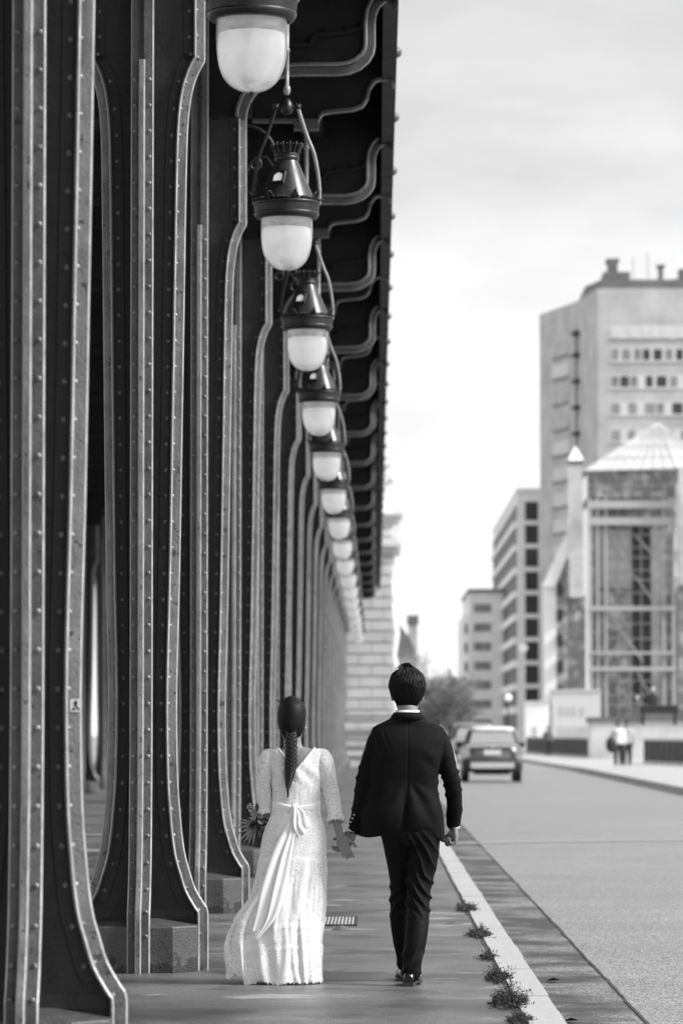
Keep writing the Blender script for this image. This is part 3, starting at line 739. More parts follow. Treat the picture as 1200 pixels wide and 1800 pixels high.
# left hand holds hers, right hand loosely closed
hand(b, (-.128, YM + .060, .850), (-.48, .02, -.86), (-.6, .75, .25), (-.55, -.75, .35), L=.185, w=.080, curls=(.55, .50, .45, .40), thumb=(.35, .3))
hand(b, (.440, YM + .107, .875), (-.02, .05, -1), (-.35, 1, 0), (-1, -.25, 0), L=.185, w=.082, curls=(1.25, 1.25, 1.2, 1.15), thumb=(.9, .5))
body = blob('body', b, M['skin'], .0046, man, 4)

def cloth_disp(fs):
    def f(co, n):
        d = 0
        for (amp, sx, sy, sz, ox) in fs: d += amp * noise.noise(Vector((co.x * sx + ox, co.y * sy, co.z * sz)))
        return n * d
    return f
def fold(co, c, r, tilt, freq, amp):
    """soft irregular pull folds around a joint"""
    d = (Vector(co) - Vector(c)).length / r
    if d > 1: return 0.0
    t = (co.z + tilt * co.x) * freq * .5 + 2.6 * noise.noise(Vector((co.x * 7 + c[0] * 9, co.y * 7, co.z * 5)))
    return amp * (1 - d * d) ** 1.5 * ((1 - abs(math.sin(t))) ** 1.6 * 1.5 - .5)

# jacket
b = MB()
T = [(.146, YM + .012, .832, .238, .122), (.147, YM + .01, .87, .236, .140), (.146, YM + .005, .95, .230, .146), (.146, YM, 1.03, .212, .134), (.150, YM - .005, 1.11, .200, .126), (.160, YM - .01, 1.20, .199, .130), (.176, YM - .012, 1.30, .202, .134), (.180, YM - .008, 1.37, .205, .124), (.181, YM - .002, 1.415, .206, .102), (.181, YM, 1.442, .190, .085), (.179, YM - .003, 1.468, .130, .078), (.178, YM - .006, 1.492, .082, .072), (.178, YM - .006, 1.512, .067, .064), (.178, YM - .006, 1.522, .060, .058)]
loft(b, T, 48, 2.5)
SL = [(.035, YM, 1.395, .050), (.018, YM, 1.375, .060), (-.010, YM - .002, 1.29, .062), (-.038, YM, 1.20, .061), (-.058, YM + .002, 1.13, .058), (-.072, YM + .01, 1.05, .054), (-.094, YM + .035, .95, .047), (-.116, YM + .052, .868, .041)]
SR = [(.330, YM, 1.400, .050), (.348, YM, 1.378, .058), (.378, YM, 1.30, .060), (.406, YM, 1.21, .055), (.427, YM + .01, 1.13, .050), (.440, YM + .04, 1.04, .044), (.441, YM + .08, .95, .042), (.437, YM + .10, .895, .039)]
limb(b, SL, 20); limb(b, SR, 20)
def jd(co, n):
    d = .006 * N3(co.x * 5 + 3, co.y * 3, co.z * 2.6) + .0025 * N3(co.x * 13, co.y * 9, co.z * 6 + 7)
    d += fold(co, (-.06, YM, 1.14), .15, 1.3, 80, .007) + fold(co, (.43, YM, 1.12), .15, -1.4, 80, .007)
    d += fold(co, (.03, YM - .05, 1.33), .12, 2.0, 60, .006) + fold(co, (.34, YM - .05, 1.30), .12, -2.0, 60, .006) + fold(co, (-.095, YM + .02, .96), .11, 1.0, 80, .006) + fold(co, (.44, YM + .08, 1.0), .11, -1, 80, .006)
    back = max(0.0, -n.y); tors = 1.0 if -.02 < co.x < .36 else 0.0
    d -= .0035 * math.exp(-((co.x - .180) / .005) ** 2) * back * (1 if co.z > 1.05 else 0)
    if co.z < 1.05: d -= min(1, (1.05 - co.z) / .06) * .016 * math.exp(-((co.x - (.172 - .10 * (1.05 - co.z))) / (.005 + .09 * (1.05 - co.z))) ** 2) * back
    d -= .008 * math.exp(-((co.z - 1.12) / .07) ** 2) * back * math.exp(-((co.x - .18) / .09) ** 2)
    # long pulls fanning out from the small of the back
    ang = math.atan2(co.x - .18, 1.16 - co.z); rad = math.hypot(co.x - .18, co.z - 1.16)
    if co.z < 1.14: d += min(1, (1.14 - co.z) / .09) * .006 * math.sin(ang * 9 + 2 * N3(co.x * 4, 0, co.z * 4)) * back * min(1, rad / .1) * tors
    # diagonal drapes across the shoulder blades
    d += .005 * math.sin((co.z + abs(co.x - .18) * .8) * 42 + 2 * N3(co.x * 6, 1, co.z * 5)) * math.exp(-((co.z - 1.27) / .07) ** 2) * back * math.exp(-((abs(co.x - .18) - .13) / .05) ** 2)
    for xs in (-.004, .362):
        if co.z > 1.27: d -= .0022 * math.exp(-(abs(co.x - xs) / .004) ** 2)
    lo = max(0.0, min(1.0, (1.02 - co.z) / .17)) ** 1.5; x = co.x; dz = 0.0
    if co.y < YM + .06: dz = -.040 * max(0, min(1, (x - .30) / .08)) + .022 * math.exp(-((x - .275) / .04) ** 2) - .012 * math.exp(-((x + .05) / .06) ** 2)
    if abs(x - .44) < .06 and x > .395 or x < -.1: dz = 0
    return n * d + Vector((0, 0, dz * lo))
jk = blob('jacket', b, M['suit'], .0052, man, 5, jd)
# collar: dark fall and white shirt band
b = MB()
def collar_ring(b, cx, cy, z0, z1, r0x, r0y, r1x, r1y, th, drop):
    rs = []
    for k in range(40):
        a = 2 * math.pi * k / 40; c, s = math.cos(a), math.sin(a); dz = -drop * max(0, s) ** 1.5
        rs.append([(cx + r0x * c, cy + r0y * s, z0 + dz), (cx + (r0x + th) * c, cy + (r0y + th) * s, z0 + dz), (cx + (r1x + th) * c, cy + (r1y + th) * s, z1 + dz), (cx + r1x * c, cy + r1y * s, z1 + dz)])
    b.rings(rs, cap=False, loop=True)
collar_ring(b, .178, YM - .008, 1.500, 1.532, .068, .067, .0615, .061, .005, .05)
sh = b.build('shirt_collar', M['shirt'], man); sh.matrix_parent_inverse = Matrix.Translation(-man.location)
b = MB(); collar_ring(b, .178, YM - .008, 1.476, 1.520, .100, .080, .070, .067, .006, .09)
o = b.build('jacket_collar', M['suit'], man); o.matrix_parent_inverse = Matrix.Translation(-man.location)
for (nm, c, r, v) in (('shirt_cuff', (.439, YM + .103, .882), .034, (.0, .02, -1)), ('shirt_cuff', (-.124, YM + .056, .860), .034, (-.3, 0, -1))):
    b = MB(); v = Vector(v).normalized(); c = Vector(c); b.tube([c + v * -.03, c, c + v * .013], [r, r, r * .98], 20, cap=True); o = b.build(nm, M['shirt'], man); o.matrix_parent_inverse = Matrix.Translation(-man.location)
for (pts) in ([(-.151 + .010 * i, YM - .008 - .002 * i, .885 + .020 * i) for i in range(4)], [(.463 - .001 * i, YM + .062 - .004 * i, .915 + .018 * i) for i in range(4)]):
    for p in pts:
        b = MB(); b.ball(p, .0055, 8, 5); o = b.build('cuff_button', M['button'], man); o.matrix_parent_inverse = Matrix.Translation(-man.location)
# trousers
b = MB()
loft(b, [(.190, YM + .005, .99, .150, .105), (.192, YM, .90, .165, .118), (.195, YM, .83, .168, .118), (.20, YM, .77, .15, .10)], 28, 2.3)
tR = [(.262, YM - .005, .82, .100), (.262, YM, .72, .091), (.249, YM - .005, .60, .078), (.241, YM - .03, .50, .070), (.238, YM - .06, .40, .067), (.226, YM - .11, .28, .063), (.208, YM - .145, .17, .057), (.196, YM - .165, .075, .055)]
tL = [(.130, YM, .82, .098), (.142, YM + .05, .70, .087), (.152, YM + .10, .58, .078), (.148, YM + .14, .46, .071), (.143, YM + .18, .36, .066), (.153, YM + .23, .24, .059), (.166, YM + .27, .14, .051), (.168, YM + .28, .095, .049)]
limb(b, tR, 24); limb(b, tL, 24)
def td(co, n):
    d = .004 * N3(co.x * 9, co.y * 6, co.z * 4)
    d += fold(co, (.245, YM - .03, .50), .19, 1.6, 70, .013) + fold(co, (.14, YM + .15, .48), .17, -1.4, 70, .009) + fold(co, (.20, YM - .16, .13), .13, -1.2, 75, .010) + fold(co, (.165, YM + .27, .16), .11, 1.2, 75, .007)
    d += fold(co, (.24, YM - .1, .72), .18, 2.2, 55, .009)
    return n * d
tr = blob('trousers', b, M['trousers'], .0050, man, 5, td)
def shoe(px, py, ang, pitch, name='shoe'):
    """heel at (px, py); toe points along +y turned by ang; pitch lifts the heel"""
    root = None; b = MB(); rs = []
    for (t, w, h, z0) in ((-.012, .022, .040, 0), (0, .032, .058, 0), (.05, .036, .075, 0), (.10, .038, .070, 0), (.16, .045, .052, 0), (.21, .046, .042, 0), (.26, .036, .030, 0), (.285, .016, .018, 0)):
        rs.append([(w * math.cos(2 * math.pi * k / 16), t, .022 + h * .5 + h * .5 * math.sin(2 * math.pi * k / 16) * (1 if math.sin(2 * math.pi * k / 16) > 0 else 1)) for k in range(16)])
    b.rings(rs)
    Mx = Matrix.Translation((px, py, 0)) @ Matrix.Rotation(ang, 4, 'Z') @ Matrix.Translation((0, .21, 0)) @ Matrix.Rotation(pitch, 4, 'X') @ Matrix.Translation((0, -.21, 0))
    b.v = [tuple(Mx @ Vector(v)) for v in b.v]
    o = b.build(name, M['shoe'], man); o.matrix_parent_inverse = Matrix.Translation(-man.location)
    s = MB(); out_ = [(.030, -.014), (.038, .04), (.036, .09), (.047, .15), (.050, .21), (.040, .262), (.015, .290), (-.015, .290), (-.040, .262), (-.050, .21), (-.047, .15), (-.036, .09), (-.038, .04), (-.030, -.014)]
    s.prism(out_, .014, .024, 'xy'); s.prism([(x * .98, y) for x, y in out_[:2] + [(.034, .075), (-.034, .075)] + out_[-2:]], 0.0, .0138, 'xy'); s.prism([(x * .9, y) for x, y in out_ if y > .12], .006, .0138, 'xy')
    s.v = [tuple(Mx @ Vector(v)) for v in s.v]
    q = s.build('sole', M['sole'], o)
    return o
shoe(.180, YM - .21, R(-9), 0); shoe(.166, YM + .22, R(2), R(5))
# hair: scalp volume with strands running down from the crown
b = MB(); HP = [(1.536, .042, -.030, .040), (1.583, .072, -.030, .062), (1.615, .092, -.024, .082), (1.65, .099, -.016, .100), (1.69, .098, -.010, .108), (1.734, .082, -.006, .094), (1.762, .052, -.004, .064), (1.780, .016, -.004, .024)]
loft(b, [(hx, hy + q[2], q[0], q[1] * .965, q[3] * .965) for q in HP], 30)
def hsurf(z, a, k=1.0):
    g = lambda i: lerp_tab([(q[0], q[i]) for q in HP], z)
    return (hx + g(1) * k * math.cos(a), hy + g(2) + g(3) * k * math.sin(a), z)
rnd = random.Random(3)
for i in range(620):
    a = rnd.uniform(math.pi * .97, math.pi * 2.03) if i % 5 else rnd.uniform(0, math.pi)
    top = rnd.uniform(1.66, 1.778); low = rnd.uniform(1.553, 1.60) if math.sin(a) < -.15 else rnd.uniform(1.61, 1.66)
    if rnd.random() < .35: low = rnd.uniform(1.60, 1.66)
    if low > top - .03: continue
    wv = rnd.uniform(-.16, .16); ph = rnd.uniform(0, 6); k0 = rnd.uniform(.965, 1.012); pts = []
    for t in range(8):
        q = t / 7; pts.append(hsurf(top + (low - top) * q, a + wv * (1 - q) * 1.6 + .04 * math.sin(q * 5 + ph), k0 + (.02 if t == 7 and rnd.random() < .5 else 0)))
    b.tube(pts, [.0015, .0032, .0038, .0038, .0036, .0032, .0025, .0008], 4)
for i in range(70):                                          # tousled locks lifting off the crown
    a = rnd.uniform(0, 6.28); x0 = hx + rnd.uniform(-.045, .045); h_ = rnd.uniform(.004, .020) * (1 if x0 < hx + .02 else .5); lx = rnd.uniform(-.035, .02)
    zb = lerp_tab([(0, 1.778), (.03, 1.770), (.05, 1.758)], abs(x0 - hx))
    b.tube([(x0 + .01, hy - .03, zb - .008), (x0, hy - .025, zb + h_ * .7), (x0 + lx * .6, hy - .015, zb + h_), (x0 + lx, hy - .005, zb + h_ * .3 - .004)], [.004, .0035, .0025, .0006], 5)
for i in range(110):                                         # loose wavy locks over the crown and sides
    a = rnd.uniform(math.pi * 1.0, math.pi * 2.0); top = rnd.uniform(1.70, 1.775); L = rnd.uniform(.05, .10); w_ = rnd.uniform(-.35, .35); pts = []
    for t in range(7):
        q = t / 6; pts.append(hsurf(top - L * q, a + w_ * q + .05 * math.sin(q * 6 + i), 1.0 + .05 * math.sin(q * 3.1) * rnd.uniform(.5, 1) + (.03 if t == 6 else 0)))
    b.tube(pts, [.001, .0042, .0056, .0056, .0046, .0028, .0006], 5)
for i in range(26):                                          # stray ends round the nape and ears
    a = rnd.uniform(math.pi * 1.0, math.pi * 2.0); z_ = rnd.uniform(1.55, 1.66); p0 = Vector(hsurf(z_, a, 1.0)); p1 = Vector(hsurf(z_ - .018, a, 1.06)); b.tube([p0, (p0 + p1) / 2, p1], [.0012, .0009, .0004], 4)
for i in range(9):                                           # the parted curl on top
    b.tube([(hx - .012, hy - .03, 1.768 + .001 * i), (hx - .004 - .002 * i, hy - .035, 1.783 + .0015 * i), (hx + .012, hy - .035, 1.789 + .001 * i), (hx + .022 + .001 * i, hy - .03, 1.776), (hx + .024 + .001 * i, hy - .03, 1.760)], [.002, .0028, .0026, .002, .001], 5)
hr = b.build('hair', M['hair'], man, fix=False); hr.matrix_parent_inverse = Matrix.Translation(-man.location)

# ------------------------------------------------------------------ the bride
YW = 21.68
wom = empty('person', (-.45, YW, 0)); tag(wom, 'person with long dark braid in white lace dress with satin sash, carrying a bouquet', 'person')
def PW(o): o.matrix_parent_inverse = Matrix.Translation(-wom.location); return o
def wl(px, py): return ((px - 660) / 311.0, (1728 - py) / 311.0)
def lace_mat(name, alpha=False, base=.84, scale=62.0, fine=True):
    m = bpy.data.materials.new(name); m.use_nodes = True; t = m.node_tree; b = t.nodes['Principled BSDF']
    b.inputs['Roughness'].default_value = .8; b.inputs['Specular IOR Level'].default_value = .2
    tcn = t.nodes.new('ShaderNodeTexCoord'); co = tcn.outputs['Object']
    wv = t.nodes.new('ShaderNodeMapping'); wv.inputs['Scale'].default_value = (1, .8, .8); t.links.new(co, wv.inputs[0]); co = wv.outputs[0]
    v = t.nodes.new('ShaderNodeTexVoronoi'); v.inputs['Scale'].default_value = scale * .45; v.inputs['Randomness'].default_value = .55; t.links.new(co, v.inputs['Vector'])
    # rosette outlines: rings of the cell distance
    sn = math_node(t, 'SINE', math_node(t, 'MULTIPLY', v.outputs['Distance'], 26.0))
    f = t.nodes.new('ShaderNodeTexVoronoi'); f.inputs['Scale'].default_value = scale * 3.0; f.feature = 'DISTANCE_TO_EDGE'; t.links.new(co, f.inputs['Vector'])
    r1 = t.nodes.new('ShaderNodeMapRange'); r1.inputs[1].default_value = .1; r1.inputs[2].default_value = .55; t.links.new(sn, r1.inputs[0])
    r2 = t.nodes.new('ShaderNodeMapRange'); r2.inputs[1].default_value = .10; r2.inputs[2].default_value = .22; t.links.new(f.outputs['Distance'], r2.inputs[0])
    big = nramp(t, tcn.outputs['Object'], 14, .33, .50)
    hole = math_node(t, 'MULTIPLY', math_node(t, 'MULTIPLY', r1.outputs[0], r2.outputs[0]), big)     # 1 = open mesh
    b.inputs['Base Color'].default_value = (base, base, base, 1)
    bp = t.nodes.new('ShaderNodeBump'); bp.inputs['Strength'].default_value = .55; bp.inputs['Distance'].default_value = .003
    t.links.new(math_node(t, 'SUBTRACT', 1.0, hole), bp.inputs['Height']); t.links.new(bp.outputs[0], b.inputs['Normal'])
    if alpha:
        t.links.new(math_node(t, 'SUBTRACT', 1.0, math_node(t, 'MULTIPLY', hole, .75)), b.inputs['Alpha'])
    else:
        mixin(t, b, math_node(t, 'MULTIPLY', hole, .72), .20)
    return m
M['lace'] = lace_mat('white_lace_over_lining')
M['lace_open'] = lace_mat('white_open_lace', True, scale=52)
M['satin'] = mat('white_satin', .82, .42, .4, bump=.04, bscale=30)
wx = -.452
# skin
b = MB()
hxw, hyw = -.472, YW + .01
loft(b, [(hxw, hyw + .02, 1.345, .026, .035), (hxw, hyw + .02, 1.375, .050, .068), (hxw, hyw + .012, 1.42, .064, .086), (hxw, hyw, 1.48, .072, .092), (hxw, hyw, 1.535, .072, .092), (hxw, hyw, 1.575, .055, .07), (hxw, hyw, 1.597, .02, .03)], 24)
face(b, (hxw, hyw, 1.475), .93, True)
loft(b, [(-.455, YW - .005, 1.27, .075, .055), (-.460, YW - .008, 1.33, .048, .048), (-.466, YW - .004, 1.37, .043, .046), (-.470, YW, 1.42, .042, .05)], 18)
loft(b, [(-.452, YW, 1.325, .060, .045), (-.452, YW, 1.295, .130, .062), (-.452, YW, 1.25, .158, .075), (-.452, YW, 1.15, .130, .082), (-.448, YW, 1.02, .115, .08), (-.448, YW, .94, .14, .09), (-.45, YW, .82, .15, .1), (-.45, YW, .74, .12, .09)], 22)
aL = [(-.612, YW, 1.265, .042), (-.628, YW + .005, 1.18, .038), (-.628, YW + .02, 1.06, .032), (-.612, YW + .055, .975, .029), (-.606, YW + .13, .945, .024), (-.604, YW + .145, .94, .022)]
aR = [(-.300, YW, 1.265, .042), (-.268, YW, 1.18, .038), (-.243, YW, 1.06, .032), (-.226, YW - .03, .94, .028), (-.204, YW - .06, .84, .0205), (-.199, YW - .063, .825, .020)]
limb(b, aL); limb(b, aR)
hand(b, (-.199, YW - .063, .825), (.34, -.05, -.92), (.85, .1, .45), (-.25, -.95, .1), L=.165, w=.064, curls=(.30, .42, .30, .25), thumb=(.15, .15), spread=.05)
hand(b, (-.604, YW + .145, .94), (-.1, .9, -.25), (0, .3, 1), (-.8, 0, -.5), L=.16, w=.064, curls=(1.1, 1.1, 1.1, 1.1), thumb=(.8, .5))
for (sx, sy) in ((-.37, -.05), (-.49, .15)):
    limb(b, [(sx - .01, YW, .80, .072), (sx, YW + sy * .3, .45, .05), (sx, YW + sy * .8, .22, .043), (sx, YW + sy, .07, .03)])
wb_ = blob('body', b, M['skin'], .0046, wom, 4)
# dress bodice and skirt: one ring stack with folds, V-shaped back neckline
secs = [  # z, cx, rx, ry
    (1.315, -.452, .150, .052), (1.295, -.452, .166, .066), (1.25, -.450, .158, .080), (1.19, -.447, .146, .088), (1.12, -.447, .136, .088), (1.04, -.448, .130, .085), (.985, -.448, .130, .086), (.93, -.450, .142, .097), (.87, -.452, .166, .112), (.82, -.456, .178, .12),
    (.72, -.464, .186, .13), (.60, -.476, .196, .14), (.54, -.486, .200, .15), (.45, -.492, .204, .16), (.36, -.496, .198, .17), (.28, -.492, .190, .175), (.20, -.486, .180, .18), (.12, -.484, .176, .185), (.05, -.482, .178, .19), (.008, -.480, .180, .19)]
NS = 240
def skirt_pt(z, k):
    a = 2 * math.pi * k / NS; tab = [(s_[0], s_[1:]) for s_ in secs][::-1]
    def L3(i): return lerp_tab([(s_[0], s_[i]) for s_ in secs[::-1]], z)
    cx, rx, ry = L3(1), L3(2), L3(3); c, s = math.cos(a), math.sin(a)
    low = max(0.0, min(1.0, (.93 - z) / .75)); f = 0
    if low > 0:
        tier = max(0.0, min(1.0, (.70 - z) / .18))
        f = low * (.004 * math.sin(a * 9 + z * 6) + .003 * math.sin(a * 15 - z * 11 + 1)) + tier * (.006 * math.sin(a * 11 + 4.5 * z + 3.5 * N3(c * 2, s * 2, z * 2)) + .0018 * math.sin(a * 29 + 7 * z + 3 * N3(c * 3, s * 3, z * 4)) + .012 * N3(c * 4 + z * 2, s * 4, z * 2) + .005 * N3(c * 11, s * 11, z * 7))
        f += max(0, .30 - z) * .05 * N3(c * 4, s * 4, z * 9) * 1.4
        for zt in (.70, .335, .215):                           # gathered tier seams
            f += .0025 * math.exp(-((z - zt + .012 + .004 * math.sin(a * 5)) / .012) ** 2) - .0022 * math.exp(-((z - zt - .012) / .010) ** 2)
    else:
        f = .0025 * N3(c * 6 + 4, s * 6, z * 14) + .004 * math.sin((z * 60 + c * 9)) * math.exp(-((z - 1.17) / .06) ** 2) * (1 if s < 0 else 0)
    x = cx + (rx + f) * c; y = YW + (ry + f) * s
    # the wind pulls the lower left of the skirt out to the left
    g = max(0.0, min(1.0, (.52 - z) / .34)); g = .6 * math.sin(g * math.pi / 2) + .4 * g; ang = max(0.0, math.cos(a - R(205)))
    pull = g ** 1.25 * ang ** 2.2
    x -= .165 * pull * (1.05 + .10 * math.sin(a * 22)); y += .02 * pull * math.sin(a * 17 + z * 8)
    zz = z + pull * (.085 + .10 * s) * g + .03 * pull * math.sin(a * 12)
    return x, y, zz
b = MB(); zs = []; z = 1.315
while z > .008: zs.append(z); z -= .0125
zs.append(.008)
rs = []
for iz, z in enumerate(zs):
    ring = []
    for k in range(NS):
        x, y, zz = skirt_pt(z, k); a = 2 * math.pi * k / NS
        if z > 1.17 and math.sin(a) < 0:                       # V neckline: pull the top edge down inside the V
            pass
        if iz == len(zs) - 1: zz += .010 * abs(math.sin(a * 30)) - .002 + .03 * max(0, -math.sin(a - .9)) * 0
        ring.append((x, y, zz))
    rs.append(ring)
n = NS; vs = [p for r in rs for p in r]; fs = []
for i in range(len(rs) - 1):
    for k in range(n):
        k2 = (k + 1) % n; m_ = [(vs[i * n + k][j] + vs[(i + 1) * n + k2][j]) / 2 for j in range(3)]
        back = m_[1] < YW; vx = abs(m_[0] + .447)
        lim = 1.195 + vx * 1.22 if back else 1.255 + vx * .3
        if m_[2] > lim: continue
        fs.append((i * n + k, i * n + k2, (i + 1) * n + k2, (i + 1) * n + k))
b.add(vs, fs, True)
dr = PW(b.build('dress', M['lace'], wom, fix=False))
sol = dr.modifiers.new('th', 'SOLIDIFY'); sol.thickness = .003; sol.offset = -1
b2 = MB(); loft(b2, [(-.470, YW, .50, .150, .12), (-.480, YW, .30, .150, .14), (-.478, YW, .12, .158, .15), (-.476, YW, .014, .160, .155)], 48); PW(b2.build('petticoat', M['lace'], wom, fix=False))
# hem scallops, neckline edging, centre seam (raised lace trims)
b = MB(); pts = [skirt_pt(.012, k) for k in range(NS)]
for k in range(0, NS, 3):
    p = pts[k]; q = pts[(k + 2) % NS]; r_ = .0032 + .0012 * ((k // 3) % 3)
    b.ball(((p[0] + q[0]) / 2, (p[1] + q[1]) / 2, max(.006, (p[2] + q[2]) / 2 - .004)), r_, 6, 4, 1, .5, .9)
PW(b.build('scalloped_hem', M['lace'], wom, fix=False))
b = MB()
def back_y(x, z):
    L = lambda i: lerp_tab([(s_[0], s_[i]) for s_ in secs[::-1]], z)
    cx, rx, ry = L(1), L(2), L(3); q = max(0.0, 1 - ((x - cx) / rx) ** 2); return YW - ry * math.sqrt(q)
for s_ in (-1, 1):
    pp = []
    for i in range(41):
        t = i / 40; x = -.447 + s_ * .105 * t; z = 1.195 + .128 * t; pp.append((x, back_y(x, z) - .001, z))
    b.tube(pp, .0042, 6); [b.ball(p, .0044 + .001 * (i_ % 2), 6, 4) for i_, p in enumerate(pp)]
b.tube([(-.447, back_y(-.447, z) - .0015, z) for z in [1.19 - .02 * i for i in range(10)]], .0024, 5)
PW(b.build('neckline_trim', M['lace'], wom, fix=False))
# sleeves with ruffled ends
def sleeve(pts, name):
    P = cr_spline(pts, 5); b = MB(); rs = []; n_ = 36; prev = None
    for i, p in enumerate(P):
        a = Vector(P[max(i - 1, 0)][:3]); c = Vector(P[min(i + 1, len(P) - 1)][:3]); t_ = (c - a).normalized()
        ax = (Vector((1, 0, 0)) - t_ * t_.x).normalized(); ay = t_.cross(ax); q = i / (len(P) - 1); ring = []
        for k in range(n_):
            an = 2 * math.pi * k / n_; rr = p[3] * (1 + .05 * math.sin(an * 3 + q * 9) + .03 * N3(math.cos(an) * 3, math.sin(an) * 3, q * 10)) + max(0, q - .86) * .10 * (1 + .5 * math.sin(an * 7))
            v = Vector(p[:3]) + ax * rr * math.cos(an) + ay * rr * math.sin(an)
            if i == len(P) - 1: v = v + t_ * .006 * (1 if k % 2 else -1)
            ring.append(tuple(v))
        rs.append(ring)
    b.rings(rs, cap=False); o = PW(b.build(name, M['lace_open'], wom, fix=False)); s_ = o.modifiers.new('th', 'SOLIDIFY'); s_.thickness = .0025; return o
sleeve([(-.585, YW, 1.292, .030), (-.606, YW, 1.268, .048), (-.622, YW + .002, 1.20, .048), (-.630, YW + .008, 1.12, .043), (-.628, YW + .02, 1.05, .042), (-.622, YW + .035, 1.00, .040), (-.616, YW + .045, .965, .038)], 'sleeve')
sleeve([(-.325, YW, 1.292, .030), (-.300, YW, 1.268, .048), (-.278, YW, 1.20, .050), (-.260, YW, 1.12, .045), (-.244, YW, 1.04, .043), (-.233, YW - .02, .97, .040), (-.226, YW - .038, .905, .036)], 'sleeve')
# satin sash: waistband, knot, loop and two long tails
b = MB(); rs = []
for k in range(64):
    a = 2 * math.pi * k / 64; c, s = math.cos(a), math.sin(a); droop = -.012 * max(0, -s); w_ = .026 + .006 * math.sin(a * 2 + 1) - .010 * max(0, -s) ** 8
    rs.append([(-.448 + (.134 + e_) * c, YW + (.092 + e_) * s, .995 + droop + h_ * w_) for (h_, e_) in ((-1, 0), (-.5, .0045), (0, .002), (.5, .005), (1, 0), (1, -.004), (-1, -.004))])
b.rings(rs, cap=False, loop=True)
sash = PW(b.build('sash', M['satin'], wom, fix=True))
def ribbon(name, cen, wid, dirs, th=.003, parent=None, folds=2):
    C = cr_spline([tuple(c) + (w_,) for c, w_ in zip(cen, wid)], 6); b = MB(); rs = []; nn = 10
    for i, c in enumerate(C):
        t = i / (len(C) - 1); d = Vector(dirs[0]).lerp(Vector(dirs[1]), t).normalized(); top = []; bot = []
        for j in range(nn + 1):
            u = j / nn * 2 - 1; off_ = .0022 * math.sin(u * 2.6 * folds + t * 4) + .004 * N3(u * 1.4 + cen[0][2], t * 3, 1)
            top.append((c[0] + d.x * u * c[3], c[1] + d.y * u * c[3] + off_, c[2] + d.z * u * c[3])); bot.append((top[-1][0], top[-1][1] + th, top[-1][2]))
        rs.append(top + bot[::-1])
    b.rings(rs, smooth=True); return PW(b.build(name, M['satin'], wom, fix=True))
yb = YW - .092
ribbon('sash_tail', [(-.459, yb - .012, .985), (-.480, yb - .035, .90), (-.525, yb - .07, .76), (-.575, yb - .10, .58), (-.615, yb - .115, .42), (-.655, yb - .12, .31)], [.010, .024, .050, .060, .052, .036], [(1, 0, .3), (1, .05, .35)])
ribbon('sash_tail', [(-.455, yb - .018, .980), (-.462, yb - .045, .88), (-.50, yb - .085, .72), (-.535, yb - .115, .54), (-.575, yb - .13, .38), (-.655, yb - .135, .265)], [.010, .018, .034, .045, .040, .016], [(1, 0, .2), (1, .05, .6)])
ribbon('bow_loop', [(-.455, yb - .016, .992), (-.428, yb - .040, .955), (-.408, yb - .050, .90), (-.392, yb - .046, .862)], [.012, .030, .034, .030], [(1, 0, .5), (1, 0, .35)])
ribbon('bow_loop', [(-.452, yb - .026, .985), (-.445, yb - .055, .94), (-.438, yb - .06, .885), (-.405, yb - .058, .835)], [.010, .020, .024, .030], [(1, 0, .1), (.8, 0, .5)])
b = MB(); b.ball((-.457, yb - .016, .988), .017, 12, 8, 1, .8, 1.1); PW(b.build('sash_knot', M['satin'], wom))
# hair and braid
b = MB()
loft(b, [(hxw, hyw - .028, 1.375, .040, .034), (hxw, hyw - .026, 1.40, .058, .056), (hxw, hyw - .016, 1.44, .074, .082), (hxw, hyw - .008, 1.50, .081, .095), (hxw, hyw - .006, 1.55, .076, .088), (hxw, hyw - .004, 1.588, .052, .06), (hxw, hyw, 1.612, .018, .022)], 40)
for i in range(200):
    a = math.pi * (1.0 + i / 199); pts = []; kk = rnd.uniform(.985, 1.03); da = rnd.uniform(-.03, .03)
    for t in range(9):
        q = t / 8; z = 1.60 - .20 * q; rr = math.sin(min(1, .30 + q * .72) * math.pi * .52) ; g_ = 1 - .35 * max(0, q - .6)
        x = hxw + .078 * kk * rr * math.cos(a + da * q) * g_ * (1 - .55 * max(0, q - .72) / .28); y = hyw - .008 + .096 * kk * rr * math.sin(a) - .004 * (i % 3) * .4
        pts.append((x, y, z - .008 * math.sin(a) * 0))
    b.tube(pts, [.001] + [.0026] * 7 + [.001], 4)
rnd = random.Random(5)
for i in range(26):
    x = hxw + rnd.uniform(-.07, .07); z = 1.605 - abs(x - hxw) * .35
    b.tube([(x, hyw, z - .008), (x - .012, hyw - .01, z + .008), (x - .03 + rnd.uniform(-.01, .02), hyw - .02, z + rnd.uniform(.0, .016))], [.0014, .001, .0005], 4)
for i in range(70):                                          # flyaway strands round the head and nape
    a = rnd.uniform(math.pi * .95, math.pi * 2.05); z = rnd.uniform(1.38, 1.60); q = math.sqrt(max(.12, 1 - ((z - 1.505) / .115) ** 2)); ca, sa = math.cos(a), math.sin(a)
    p0 = Vector((hxw + .078 * q * ca, hyw - .008 + .092 * q * sa, z)); d = Vector((ca, sa * .3, rnd.uniform(-1.2, .6))) * rnd.uniform(.008, .022)
    b.tube([p0, p0 + d * .5 + Vector((0, 0, .002)), p0 + d + Vector((0, 0, -.003))], [.0009, .0007, .0003], 4)
PW(b.build('hair', M['hair'], wom, fix=False))
b = MB(); bp_ = [(-.472, YW - .082, 1.410, .024), (-.475, YW - .098, 1.36, .036), (-.474, YW - .104, 1.29, .034), (-.476, YW - .108, 1.22, .036), (-.482, YW - .108, 1.16, .028), (-.490, YW - .106, 1.115, .015), (-.492, YW - .104, 1.10, .010)]
